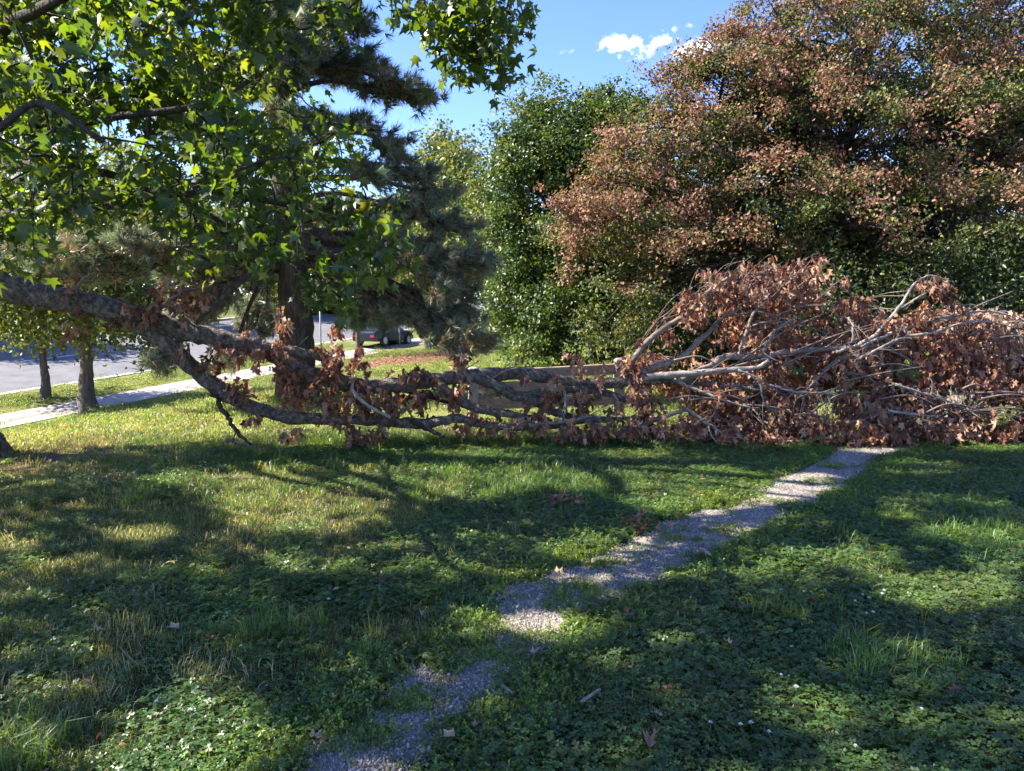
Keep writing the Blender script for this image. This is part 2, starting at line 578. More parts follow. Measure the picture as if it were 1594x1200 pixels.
def lawn_color(x, y):
    """albedo of the ground itself: soil and thatch under turf, dry straw on the bank, litter and bare earth"""
    n1, n2 = fbm(x * 0.5, y * 0.5, 21), fbm(x * 2.1, y * 2.1, 5)
    u, s = road_uv(x, y)
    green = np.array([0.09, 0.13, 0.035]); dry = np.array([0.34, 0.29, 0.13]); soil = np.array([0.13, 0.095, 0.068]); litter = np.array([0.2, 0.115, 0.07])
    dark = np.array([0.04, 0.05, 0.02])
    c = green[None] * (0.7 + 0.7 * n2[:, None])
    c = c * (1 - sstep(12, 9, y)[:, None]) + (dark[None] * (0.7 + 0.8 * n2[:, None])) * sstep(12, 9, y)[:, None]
    wd = sstep(0.42, 0.62, n1) * 0.5 + 0.55 * sstep(14.5, 11, u) * sstep(7.0, 9.5, u) * (x < -1.5)
    wd = np.clip(wd * (y > 7.5), 0, 0.85)[:, None]
    c = c * (1 - wd) + dry[None] * (0.75 + 0.5 * n2[:, None]) * wd
    ws = np.exp(-((x + 6.3) ** 2 / 3.0 + (y - 8.6) ** 2 / 0.9)) + np.exp(-((x - 4.6) ** 2 / 5.5 + (y - 10.6) ** 2 / 1.6)) * 1.2
    ws = np.clip(ws * (0.5 + n2), 0, 1)[:, None]
    c = c * (1 - ws) + soil[None] * (0.8 + 0.5 * n2[:, None]) * ws
    lx, ly, _ = pix_ground(640, 562)
    bare = sstep(.62, .74, fbm(x * 1.3, y * 1.3, 91))[:, None] * ((y < 11) & (y > 5) & (x < -.5))[:, None] * .7
    c = c * (1 - bare) + soil[None] * (0.7 + 0.6 * n2[:, None]) * bare
    wl = np.exp(-((x - lx) ** 2 / 14 + (y - ly) ** 2 / 22)) * 1.4 + np.exp(-((x + 11) ** 2 / 30 + (y - 19) ** 2 / 5)) * 0.8
    wl = np.clip(wl * (0.4 + 1.1 * n2), 0, 1)[:, None]
    return c * (1 - wl) + litter[None] * (0.7 + 0.6 * n2[:, None]) * wl


m, t, out = new_mat('turf_ground')
p = nd(t, 'ShaderNodeBsdfPrincipled'); p.inputs['Roughness'].default_value = 0.95; p.inputs['Specular IOR Level'].default_value = 0.15
a = nd(t, 'ShaderNodeAttribute', attribute_name='lc')
tcn = nd(t, 'ShaderNodeTexCoord')
nz = nd(t, 'ShaderNodeTexNoise'); nz.inputs['Scale'].default_value = 16; nz.inputs['Detail'].default_value = 8; nz.inputs['Roughness'].default_value = 0.75
t.links.new(tcn.outputs['Object'], nz.inputs['Vector'])
cr_ = nd(t, 'ShaderNodeValToRGB')
cr_.color_ramp.elements[0].position = 0.3; cr_.color_ramp.elements[0].color = (0.4, 0.4, 0.4, 1)
cr_.color_ramp.elements[1].position = 0.72; cr_.color_ramp.elements[1].color = (1.5, 1.45, 1.3, 1)
t.links.new(nz.outputs['Fac'], cr_.inputs[0])
mx = nd(t, 'ShaderNodeMix', data_type='RGBA', blend_type='MULTIPLY'); mx.inputs['Factor'].default_value = 1
t.links.new(a.outputs['Color'], mx.inputs['A']); t.links.new(cr_.outputs[0], mx.inputs['B'])
t.links.new(mx.outputs['Result'], p.inputs['Base Color'])
b = nd(t, 'ShaderNodeBump'); b.inputs['Strength'].default_value = 0.7; b.inputs['Distance'].default_value = 0.05
n2 = nd(t, 'ShaderNodeTexNoise'); n2.inputs['Scale'].default_value = 30; n2.inputs['Detail'].default_value = 6
t.links.new(tcn.outputs['Object'], n2.inputs['Vector']); t.links.new(n2.outputs['Fac'], b.inputs['Height']); t.links.new(b.outputs[0], p.inputs['Normal'])
t.links.new(p.outputs[0], out.inputs[0])
M_ground = m
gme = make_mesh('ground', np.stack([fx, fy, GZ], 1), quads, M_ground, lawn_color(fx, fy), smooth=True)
tag(link('ground', gme), kind='structure')

# gravel path sheet
rows = len(PL2); cols = 9
tt = np.linspace(0, 1, cols)
PV = PL2[:, None] * (1 - tt)[None, :, None] + PR2[:, None] * tt[None, :, None]
px_, py_ = PV[..., 0].ravel(), PV[..., 1].ravel()
pz_ = terr(px_, py_) + 0.02 * (fbm(px_ * 3, py_ * 3, 9) - 0.5) + 0.012 + 0.01 * fbm(px_ * 6, py_ * 6, 4)
ii = (np.arange(rows - 1)[:, None] * cols + np.arange(cols - 1)[None]).ravel()
M_path = noise_mat('gravel_fines', (0.15, 0.125, 0.105), (0.38, 0.335, 0.29), 38, 0.95, 0.9, c3=(0.26, 0.222, 0.19), bscale=70, bdist=0.02)
tag(link('gravel_path', make_mesh('gravel_path', np.stack([px_, py_, pz_], 1), np.stack([ii, ii + 1, ii + cols + 1, ii + cols], 1), M_path, smooth=True)), kind='structure')


# ------------------------------------------------------------------ street, kerbs, sidewalk
def strip(name, u0, u1, s0, s1, ds, dz, mat, thick=0.0, parent=None):
    s_ = np.arange(s0, s1 + 1e-6, ds); us = np.linspace(u0, u1, max(2, int(abs(u1 - u0) / 1.0) + 1))
    SS, UU = np.meshgrid(s_, us, indexing='ij')
    X, Y = road_xy(UU, SS)
    Z = road_z(UU, SS) + dz
    V = np.stack([X, Y, Z], -1).reshape(-1, 3)
    nc = len(us); nr = len(s_)
    i_ = (np.arange(nr - 1)[:, None] * nc + np.arange(nc - 1)[None]).ravel()
    F = np.stack([i_, i_ + 1, i_ + nc + 1, i_ + nc], 1)
    if thick:
        n = len(V)
        V = np.concatenate([V, V - [0, 0, thick]])
        sides = []
        for r in range(nr - 1):
            for c_ in (0, nc - 1):
                a_, b_ = r * nc + c_, (r + 1) * nc + c_
                sides.append([a_, b_, b_ + n, a_ + n])
        for c_ in range(nc - 1):
            for r in (0, nr - 1):
                a_, b_ = r * nc + c_, r * nc + c_ + 1
                sides.append([a_, b_, b_ + n, a_ + n])
        F = np.concatenate([F, np.array(sides)])
    return link(name, make_mesh(name, V, F, mat), parent)


road = tag(strip('road', -17.75, -4.2, -40, 90, 1.0, -0.13, M_asphalt), kind='structure')
tag(strip('kerb', -4.2, -3.95, -40, 90, 1.0, 0.015, M_kerb, 0.25), kind='structure')
tag(strip('kerb', -18.0, -17.75, -40, 90, 1.0, 0.015, M_kerb, 0.25), kind='structure')
for s0 in np.arange(-34, 80, 6.0):
    strip('lane_dash', -11.0, -10.86, s0, s0 + 3.0, 1.0, -0.125, M_paint, 0, road)
strip('edge_line', -15.4, -15.28, -40, 90, 1.0, -0.125, M_paint, 0, road)
walk = bpy.data.objects.new('sidewalk', None); C.objects.link(walk); tag(walk, kind='structure')
for s0 in np.arange(-30, 70, 1.8):
    strip('slab', -1.0, 1.0, s0, s0 + 1.785, 0.85 if False else 1.785, 0.02 + rng.normal(0, .003), M_concrete, 0.12, walk)


# ------------------------------------------------------------------ tree builder
def lobe_tree(name, label, base, top, r0, lobes, n_cl, n_lf, size, tmpls, colfn, leafm, barkm, group=None, cat='tree', spread=0.38, limb_r=0.4, subs=16,
              shell=0.55, upbias=0.5, trunks=None, droop=0.2, keep=None, limb_lo=0.35, sub=None, by_leaf=False):
    base = np.asarray(base, float); top = np.asarray(top, float)
    root = empty(name, base, label, cat, group)
    Tk = Tubes()
    paths = trunks or [[base, top]]
    trunk_pts = []
    for tp in paths:
        b_, e_ = np.asarray(tp[0], float), np.asarray(tp[1], float)
        n = 9
        s_ = np.linspace(0, 1, n)[:, None]
        pts = b_ + (e_ - b_) * s_
        L = np.linalg.norm(e_ - b_)
        pts[1:-1] += rng.normal(0, 0.007 * L, (n - 2, 3)) * [1, 1, 0.2]
        rr = r0 / math.sqrt(len(paths)) * (1 - 0.72 * s_[:, 0]); rr[0] *= 1.45; rr[1] *= 1.06
        pts[0, 2] -= 0.12
        pts, rr = catmull(pts, rr, 4)
        Tk.add(pts, rr, 10, 0.05)
        trunk_pts.append(pts)
    link('trunk', Tk.mesh('trunk', barkm), root)
    areas = np.array([(l[1][0] * l[1][1] * l[1][2]) ** (2 / 3) for l in lobes])
    li = rng.choice(len(lobes), n_cl, p=areas / areas.sum())
    cen = np.array([l[0] for l in lobes], float)[li]; rad = np.array([l[1] for l in lobes], float)[li]
    dirs = rand_dirs(n_cl)
    rr = shell + (1 - shell) * rng.random(n_cl) ** 0.6
    P = cen + dirs * rad * rr[:, None]
    if sub:
        m_ = n_cl // sub[0]
        src = rng.integers(0, m_, n_cl); src[:m_] = np.arange(m_)
        P = P[src] + rng.normal(size=(n_cl, 3)) * sub[1] * [1, 1, .6]; dirs = dirs[src]; rr = rr[src]; li = li[src]
    if keep is not None:
        ok = keep(P); P, dirs, rr, li = P[ok], dirs[ok], rr[ok], li[ok]
    P[:, 2] = np.maximum(P[:, 2], terr(P[:, 0], P[:, 1]) + 0.15)
    # limbs
    Br = Tubes()
    for k_, (c_, r_) in enumerate(lobes):
        tp = trunk_pts[k_ % len(trunk_pts)]
        a_ = tp[int(len(tp) * rng.uniform(limb_lo, 0.95))]
        c_ = np.asarray(c_, float)
        mid = (a_ + c_) / 2 + [0, 0, 0.12 * np.linalg.norm(c_ - a_)] + rng.normal(0, .15, 3)
        lp, lr = catmull(np.array([a_, mid, c_]), np.array([r0 * limb_r, r0 * limb_r * .65, r0 * limb_r * .35]), 6)
        Br.add(lp, lr, 7, 0.05)
        mine = np.where(li == k_)[0]
        for q in mine[:subs]:
            s0 = lp[rng.integers(3, len(lp))]
            e0 = P[q]
            md = (s0 + e0) / 2 + rng.normal(0, .12, 3) + [0, 0, .1 * np.linalg.norm(e0 - s0)]
            bp, br = catmull(np.array([s0, md, e0]), np.array([r0 * limb_r * .3, r0 * limb_r * .17, .008]), 4)
            Br.add(bp, br, 5)
    link('branches', Br.mesh('branches', barkm), root)
    n = len(P)
    cnt = rng.poisson(n_lf, n)
    idx = np.repeat(np.arange(n), cnt)
    N_ = len(idx)
    off = rng.normal(size=(N_, 3)) * spread * rng.uniform(.6, 1.3, n)[idx][:, None] * [1, 1, .7]
    L = P[idx] + off
    L[:, 2] = np.maximum(L[:, 2], terr(L[:, 0], L[:, 1]) + 0.05)
    if keep is not None:
        ok = keep(L); L, idx = L[ok], idx[ok]; N_ = len(idx)
    Nn = unit(rng.normal(size=(N_, 3)) * .8 + [0, 0, upbias] + dirs[idx] * .5)
    T = unit(rng.normal(size=(N_, 3)) + [0, 0, -droop] + dirs[idx] * .3)
    T = unit(T - (T * Nn).sum(1, keepdims=True) * Nn)
    col = colfn(P[idx], dirs[idx], rr[idx]) if by_leaf else colfn(P, dirs, rr)[idx]
    col = np.clip(col * rng.uniform(.8, 1.22, (N_, 1)) * (1 + rng.normal(0, .06, (N_, 3))), .003, .9)
    sz = size * rng.uniform(.7, 1.3, N_)
    o = link('crown', leaf_mesh('crown', L, T, Nn, sz, tmpls, col, leafm), root)
    o['kind'] = 'stuff'
    return root


def mixcol(cols, w):
    cols = np.array(cols)
    w = np.asarray(w, float)

    def f(P, d, r):
        k_ = rng.choice(len(cols), len(P), p=w / w.sum())
        return cols[k_] * rng.uniform(.8, 1.2, (len(P), 1))
    return f


OV2 = [oval_leaf(.72, .12, .2), oval_leaf(.8, .22, .05), oval_leaf(.65, .05, .3)]
OV = [oval_leaf(.5, .1, .2), oval_leaf(.6, .2, .05), oval_leaf(.42, .05, .3)]
LB = [lobed_leaf(.85, .1, .2), lobed_leaf(.7, .2, .1), lobed_leaf(.95, .0, .3)]


def L_(px, py, d, rx, ry, rd):
    """crown lobe whose outline is rx, ry pixels about (px, py) at distance d, rd metres deep"""
    return (pix(px, py, d), (rx * d / FPX, rd, ry * d / FPX))


# the bronze tree on the right
def bronze_cols(P, d, r):
    px, py = project(P)
    outer = sstep(.72, .92, r)
    up = sstep(-.5, .5, d[:, 2] * .8 - d[:, 0] * .35 - d[:, 1] * .3)
    patch = fbm(P[:, 0] * .55 + P[:, 1] * .3, P[:, 2] * .7, 31)
    pr = np.clip(0.95 * outer * (.35 + .65 * up) * sstep(.25, .6, patch + .2 * up) + .05, 0, 1) * np.where(P[:, 2] < 2.3, .35, 1)
    pr = np.clip(pr * 1.02 + .12 * sstep(2.5, 5, P[:, 2]), 0, .8)
    red = fbm(P[:, 0] * 1.6 + P[:, 1], P[:, 2] * 1.6, 61) * .7 + rng.random(len(P)) * .62 - .1 < pr
    c = np.where(rng.random((len(P), 1)) < .35, np.array([[.12, .135, .045]]), np.array([[.07, .095, .035]]))
    c = np.where(rng.random((len(P), 1)) < .12, np.array([[.24, .24, .04]]), c)
    rc = np.where(rng.random((len(P), 1)) < .4, np.array([[.30, .15, .10]]), np.array([[.24, .14, .09]]))
    rc = np.where(rng.random((len(P), 1)) < .2, np.array([[.18, .09, .07]]), rc)
    return np.where(red[:, None], rc, c)


bb = pix_ground(1330, 588)
BD = bb[1]
lobes = [L_(1330, 60, 21, 180, 130, 3.4), L_(1180, 170, 20.5, 140, 120, 2.8), L_(1060, 260, 20, 120, 110, 2.4), L_(980, 340, 19.5, 105, 90, 2.2), L_(960, 450, 19.5, 90, 95, 2.2), L_(1500, 60, 20.5, 170, 140, 3.2),
         L_(1330, 200, 18.8, 150, 110, 2.4), L_(1480, 210, 18.6, 150, 120, 2.4), L_(1180, 320, 18.6, 110, 90, 2.2), L_(1330, 345, 17.6, 110, 70, 1.8), L_(1480, 360, 17.6, 130, 90, 2.0), L_(1090, 420, 18.4, 110, 80, 2.0),
         L_(1240, 430, 17.8, 90, 50, 1.6), L_(1620, 180, 20, 140, 160, 3), L_(1620, 370, 18.5, 120, 110, 2.2), L_(1420, -60, 22, 170, 100, 3.0), L_(1560, 470, 18.5, 90, 60, 1.8), L_(1700, 60, 22, 150, 150, 3), L_(1050, 510, 19.5, 70, 55, 1.6),
         L_(1120, 160, 20.5, 110, 90, 2.2), L_(1010, 250, 20, 95, 95, 2.0), L_(1220, 85, 21, 120, 95, 2.4), L_(930, 340, 19.6, 62, 70, 1.6), L_(1250, 420, 21, 150, 90, 1.6), L_(1450, 430, 21, 170, 95, 1.6), L_(1580, 300, 22.5, 160, 160, 2), L_(1100, 470, 21, 120, 80, 1.6), L_(1330, 330, 22.5, 190, 130, 1.8), L_(1580, 120, 22.5, 150, 130, 2),
         L_(1270, 260, 22, 200, 160, 2.5), L_(1480, 300, 22.5, 220, 180, 2.5), L_(1120, 380, 21.8, 140, 120, 2.2)]
lobe_tree('bronze_tree', 'broad spreading tree with bronze red outer leaves behind the brown brush pile', bb, bb + [0.3, .3, 6.5], 0.42, lobes, 12800, 31, 0.086, OV2, bronze_cols, M_bronze, M_bark_dark,
          spread=.15, sub=(7, .24), by_leaf=True, shell=.55, subs=26, limb_r=.32, limb_lo=.3, trunks=[[bb, bb + [-2.4, -.4, 4.6]], [bb + [.25, 0, 0], bb + [.5, .3, 5.2]], [bb + [.5, .1, 0], bb + [2.6, -.2, 4.4]]])

# dark understorey behind the pile
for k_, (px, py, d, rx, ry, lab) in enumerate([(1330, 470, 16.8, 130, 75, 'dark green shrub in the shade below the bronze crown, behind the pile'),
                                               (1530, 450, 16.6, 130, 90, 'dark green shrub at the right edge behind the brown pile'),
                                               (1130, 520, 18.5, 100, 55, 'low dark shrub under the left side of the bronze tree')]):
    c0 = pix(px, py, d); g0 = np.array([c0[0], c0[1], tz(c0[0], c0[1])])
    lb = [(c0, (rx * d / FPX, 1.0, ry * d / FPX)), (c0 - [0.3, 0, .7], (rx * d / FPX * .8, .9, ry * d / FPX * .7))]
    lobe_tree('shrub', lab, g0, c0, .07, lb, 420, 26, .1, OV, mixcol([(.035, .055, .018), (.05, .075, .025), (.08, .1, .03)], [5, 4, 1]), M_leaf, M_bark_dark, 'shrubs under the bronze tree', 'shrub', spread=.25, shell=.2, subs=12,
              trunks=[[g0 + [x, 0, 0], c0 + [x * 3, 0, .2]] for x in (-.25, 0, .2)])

# the green tree in the middle
gb = pix_ground(940, 569)
lobes = [L_(880, 215, 25, 85, 75, 2.2), L_(830, 290, 24.5, 60, 80, 2.0), L_(935, 260, 25, 90, 90, 2.2), L_(815, 380, 24, 50, 80, 1.8), L_(870, 380, 23.5, 80, 90, 2.0), L_(860, 480, 23, 65, 70, 1.8), L_(930, 440, 23.5, 70, 90, 2.0),
         L_(940, 340, 24, 80, 90, 2.2), L_(905, 180, 25.5, 50, 40, 1.5), L_(845, 195, 25, 36, 34, 1.2), L_(782, 330, 24, 22, 44, .9), L_(800, 245, 24.5, 30, 40, 1.0), L_(955, 185, 25.5, 40, 36, 1.4), L_(850, 535, 22.5, 40, 34, 1.2), L_(795, 470, 23.5, 36, 50, 1.4), L_(860, 545, 22.4, 30, 30, 1.0), L_(980, 480, 23.2, 60, 70, 1.6)]


def green_cols(P, d, r):
    c = np.where(rng.random((len(P), 1)) < .5, np.array([[.055, .10, .03]]), np.array([[.08, .13, .035]]))
    c = np.where(rng.random((len(P), 1)) < .16, np.array([[.14, .16, .05]]), c)
    return c


lobe_tree('green_tree', 'tall dense green tree standing between the pine and the bronze tree', gb, gb + [-.4, 0, 7.0], 0.27, lobes, 3400, 36, 0.11, OV2, green_cols, M_leaf, M_bark_dark, spread=.17, sub=(15, .42), shell=.42, subs=14, limb_r=.3,
          trunks=[[gb, gb + [-1.6, 0, 4.6]], [gb + [.3, .1, 0], gb + [.2, .2, 5.4]], [gb + [.55, 0, 0], gb + [.9, 0, 3.8]], [gb + [-.3, 0, 0], gb + [-1.1, -.2, 3.6]]])

# ------------------------------------------------------------------ street trees and trees across the road
YG = mixcol([(.14, .17, .03), (.09, .13, .03), (.22, .22, .035), (.06, .095, .028)], [4, 4, 2, 3])
s1 = pix_ground(140, 641)
d1 = s1[1]
lobe_tree('street_tree', 'sturdy young street tree with yellow green crown beside the sidewalk', s1, pix(122, 380, d1 + .3), .25,
          [L_(60, 430, d1 - .5, 110, 60, 2.2), L_(170, 470, d1, 100, 60, 2.2), L_(110, 380, d1, 150, 60, 2.4), L_(215, 520, d1 - 1, 70, 30, 1.5), L_(40, 500, d1 - 1, 60, 36, 1.4), L_(230, 420, d1, 100, 60, 2), L_(120, 300, d1, 170, 80, 2.4)],
          820, 22, .15, LB, YG, M_leaf, M_bark_street, 'street trees along the sidewalk', spread=.4, shell=.35, subs=12)
# low hanging sprays of leaves in front of that trunk
s2 = pix_ground(70, 620)
d2 = s2[1]
lobe_tree('street_tree', 'slim street tree on the grass verge at the left edge, against the road', s2, pix(62, 420, d2), .16,
          [L_(30, 480, d2, 90, 60, 2), L_(90, 500, d2, 80, 50, 2), L_(50, 410, d2, 110, 60, 2.2), L_(-30, 450, d2, 80, 70, 2)],
          300, 20, .16, LB, YG, M_leaf, M_bark_street, 'street trees along the sidewalk', spread=.42, shell=.35, subs=10)
thin = [(556, 556, .13, 440, 'thin street tree trunk just right of the pine trunk'), (604, 530, .14, 440, 'thin leaning street tree in front of the parked cars'),
        (664, 545, .2, 430, 'dark street tree trunk standing on leaf litter by the sidewalk'), (691, 520, .15, 430, 'small street tree on the verge beyond the litter'),
        (757, 522, .13, 440, 'slender tree near the far end of the sidewalk'), (778, 528, .13, 440, 'slender leaning tree beside the green tree by the far sidewalk')]
for px, py, r0, ty, lab in thin:
    g0 = pix_ground(px, py); d = g0[1]
    tp = pix(px + rng.normal(0, 6), ty - 60, d)
    lobe_tree('street_tree', lab, g0, tp, r0, [L_(px - 14, ty - 20, d, 45, 40, 1.8), L_(px + 20, ty - 50, d, 50, 45, 1.8), L_(px, ty - 90, d, 55, 50, 2)], 150, 16, .21, OV2, YG, M_leaf, M_bark_street,
              'street trees along the sidewalk', spread=.5, shell=.3, subs=7)

PALE = mixcol([(.12, .16, .05), (.17, .19, .06), (.08, .12, .035), (.2, .18, .05)], [4, 3, 3, 1])
far_list = [(720, 300, 62, 50, 80, 'pale green tree far beyond the pine, its thin crown against the sky', PALE), (690, 260, 66, 40, 60, 'loose pale crown just right of the upper pine boughs', PALE),
            (765, 380, 75, 50, 60, 'far green tree in the gap beside the tall green tree', PALE), (640, 400, 70, 90, 70, 'far tree across the street behind the lower pine boughs', YG),
            (520, 430, 66, 90, 70, 'far tree across the street behind the pine trunk', YG),
            (420, 330, 75, 140, 110, 'tall far tree across the street behind the pine crown', PALE), (150, 300, 70, 170, 120, 'tall far tree rising behind the left street trees', PALE)]
for px, py, d, rx, ry, lab, cf in far_list:
    c0 = pix(px, py, d)
    g0 = np.array([c0[0], c0[1], tz(c0[0], c0[1])])
    k_ = d / FPX
    lb = [(c0, (rx * k_, 3, ry * k_)), (c0 + [rx * k_ * .4, 0, -ry * k_ * .5], (rx * k_ * .8, 3, ry * k_ * .6)), (c0 + [-rx * k_ * .45, -1, -ry * k_ * .45], (rx * k_ * .75, 3, ry * k_ * .6))]
    lobe_tree('far_tree', lab, g0, c0, .3, lb, 420, 16, .36, OV2, cf, M_leaf, M_bark_dark, 'trees across the street', spread=.7, shell=.4, subs=8)

for s0, lab in ((-24, 'unseen street side tree beyond the left edge, added to shade the road'), (-13, 'yellow green tree across the street at the left edge'), (-2, 'yellow green tree across the street behind the slim street tree'),
                (9, 'yellow green tree across the street behind the sturdy street tree'), (21, 'yellow green tree across the street left of the pine'), (34, 'yellow green tree across the street behind the pine trunk, left side')):
    gx_, gy_ = road_xy(-20.5 + rng.uniform(-1, 1), s0); g0 = np.array([gx_, gy_, tz(gx_, gy_)])  # row added across the street to shade the road, partly out of view
    lb = [(g0 + [rng.normal(0, .6), 0, 5.5], (3.6, 3.6, 2.6)), (g0 + [1.6, -1.4, 4.2], (3, 3, 1.7)), (g0 + [-1.8, 1, 4.4], (3, 3, 1.9)), (g0 + [.3, -2.2, 6.2], (2.8, 2.8, 2.2)), (g0 + [.2, .3, 8], (2.4, 2.4, 2))]
    lobe_tree('far_tree', lab, g0, g0 + [0, 0, 6], .24, lb, 420, 18, .32, OV2, YG, M_leaf, M_bark_dark, 'trees across the street', spread=.6, shell=.3, subs=8)

# far wood closing the view
n = 40000
az = rng.uniform(-1.15, 1.15, n)
dd = rng.uniform(110, 150, n)
X, Y = dd * np.sin(az), dd * np.cos(az)
hh = (11 + 6 * fbm(az * 14, az * 0 + 3, 8)) * rng.random(n) ** .7
P = np.stack([X, Y, terr(X, Y) + hh], 1)
col = np.array([.09, .12, .04])[None] * rng.uniform(.6, 1.5, (n, 1))
o = link('far_wood', leaf_mesh('far_wood', P, rand_dirs(n), rand_dirs(n), rng.uniform(1.0, 1.9, n), OV, col, M_leaf))
tag(o, 'green wood in the far distance beyond the street', 'wood', kind='stuff')

# ------------------------------------------------------------------ pine
pb = pix_ground(463, 622)
PD = pb[1]
pine = empty('pine_tree', pb, 'big dark pine with rough trunk and drooping needle boughs, left of centre', 'pine tree')
Tk = Tubes()
tpts = np.array([pb - [0, 0, .15], pix(462, 560, PD), pix(462, 480, PD), pix(452, 380, PD), pix(440, 200, PD), pix(425, 0, PD), pix(418, -250, PD), pix(415, -420, PD)])
Tk.add(tpts, np.array([.50, .36, .32, .29, .26, .22, .15, .05]), 14, .05, 6)
link('trunk', Tk.mesh('trunk', M_bark_pine), pine)
PADS = [(520, 50, .3, 60, 34), (575, 100, .2, 46, 26), (610, 140, -.3, 60, 22), (660, 150, -.3, 38, 24), (560, 195, -.6, 60, 22), (480, 190, -.8, 60, 26), (540, 120, .6, 60, 26), (500, 100, 0, 60, 30),
        (620, 235, -.4, 50, 24), (655, 265, 0, 46, 20), (590, 270, -.6, 60, 26), (690, 305, .3, 40, 22), (640, 325, -.5, 60, 26), (715, 350, 0, 44, 26), (740, 410, -.2, 36, 30), (690, 400, -.8, 56, 30), (640, 385, -1, 56, 28),
        (590, 420, -1, 50, 28), (735, 455, -.4, 30, 22), (690, 450, -1, 36, 22), (555, 440, .2, 44, 26), (600, 350, .4, 50, 30), (640, 460, .3, 36, 20), (590, 480, .5, 44, 20), (505, 460, 1, 50, 24), (620, 500, -.6, 40, 16), (660, 490, -.4, 40, 18), (700, 490, -.5, 30, 18), (560, 505, .2, 30, 16), (740, 490, -.3, 24, 14),
        (60, 395, -2.5, 60, 26), (130, 395, -2.4, 60, 30), (190, 385, -2.2, 60, 30), (235, 400, -1.5, 50, 30), (150, 430, -2.2, 60, 16), (290, 410, -1, 60, 36), (330, 460, -.5, 56, 36), (390, 420, 0, 60, 40), (350, 360, -.5, 70, 36), (290, 490, -.8, 50, 24),
        (400, 500, .3, 50, 26), (250, 560, -2.4, 22, 16), (360, 555, -.5, 40, 20),
        (400, 60, 0, 60, 36), (450, 20, .3, 60, 36), (430, 45, -1.0, 50, 30), (445, 110, -1.0, 46, 26), (435, 190, -.9, 46, 28), (500, 20, -.4, 56, 28), (560, 40, .2, 40, 24), (470, 70, -.8, 50, 26), (350, 120, -.4, 60, 36), (420, 130, .4, 60, 36), (300, 200, -.6, 70, 40), (350, 280, 0, 80, 40), (240, 300, -1, 70, 36), (450, 260, .5, 60, 36), (540, 330, .6, 60, 30),
        (715, 540, -1.2, 44, 14), (680, 525, -1.0, 30, 10), (750, 530, -1.2, 24, 14), (530, 380, .8, 60, 34), (470, 340, 1, 60, 36),
        (380, -80, 0, 100, 60), (470, -120, .3, 100, 50), (300, -40, -.6, 90, 50), (540, -60, .5, 50, 30), (420, -250, 0, 90, 60)]
rt = np.random.default_rng(5)
nv = []
for k_ in range(22):
    a_ = rt.uniform(0, 2 * math.pi); e_ = rt.uniform(.15, 1.15)
    d_ = np.array([math.sin(e_) * math.cos(a_), math.cos(e_), math.sin(e_) * math.sin(a_)])
    side = np.cross(d_, rt.normal(size=3)); side /= np.linalg.norm(side)
    nv += [side * .036 + d_ * .02, -side * .036 + d_ * .02, d_ * rt.uniform(.8, 1.1)]
TUFT = (np.array(nv), np.arange(66).reshape(-1, 3))
Br = Tubes(); TP, TT, TC = [], [], []
for (px, py, dd_, rx, ry) in PADS:
    d = PD + dd_
    c0 = pix(px, py, d)
    k_ = d / FPX
    h = np.clip(c0[2] - .5 + .25 * abs(c0[0] - pb[0]), .8, 12)
    zi = np.interp(h, tpts[:, 2], np.arange(len(tpts)))
    a_ = tpts[int(zi)] + (tpts[min(int(zi) + 1, len(tpts) - 1)] - tpts[int(zi)]) * (zi - int(zi))
    if c0[2] < 2.6:
        a_ = np.array([np.interp(2.8, tpts[:, 2], tpts[:, 0]), pb[1], 2.8 + rng.uniform(0, .8)])
    mid = (a_ + c0) / 2 + [0, 0, .25] + rng.normal(0, .12, 3)
    L = np.linalg.norm(c0 - a_)
    lp, lr = catmull(np.array([a_, mid, c0]), np.array([.045 + .012 * L, .035 + .006 * L, .018]), 6)
    Br.add(lp, lr, 6, .05)
    ns = int(8 + rx * ry / 160)
    outd = unit((c0 - a_)[None])[0]
    for q in range(ns):
        e0 = c0 + rand_dirs(1)[0] * [rx * k_, .8, ry * k_] * rng.random() ** .4
        s0 = lp[rng.integers(8, len(lp))]
        md = (s0 + e0) / 2 + [0, 0, -.06]
        bp, br = catmull(np.array([s0, md, e0]), np.array([.016, .011, .006]), 5)
        Br.add(bp, br, 4)
        nt_ = 13
        f = rng.integers(3, len(bp), nt_)
        pos = bp[f] + rng.normal(0, .05, (nt_, 3))
        dirn = unit(outd[None] * .5 + (e0 - s0)[None] / (np.linalg.norm(e0 - s0) + .01) * .5 + [0, 0, .35] + rng.normal(0, .45, (nt_, 3)))
        TP.append(pos); TT.append(dirn)
        cc = np.where(rng.random((nt_, 1)) < (.16 if py < 330 else .26), np.array([[.3, .21, .15]]), np.where(rng.random((nt_, 1)) < .5, np.array([[.22, .265, .195]]), np.array([[.13, .165, .12]])))
        TC.append(cc)
link('boughs', Br.mesh('boughs', M_bark_pine), pine)
TP, TT, TC = np.concatenate(TP), np.concatenate(TT), np.concatenate(TC)
TC = TC * rng.uniform(.7, 1.3, (len(TC), 1))
o = link('crown', leaf_mesh('crown', TP, TT, rand_dirs(len(TP)), rng.uniform(.17, .27, len(TP)), [TUFT], TC, M_needle), pine)
o['kind'] = 'stuff'

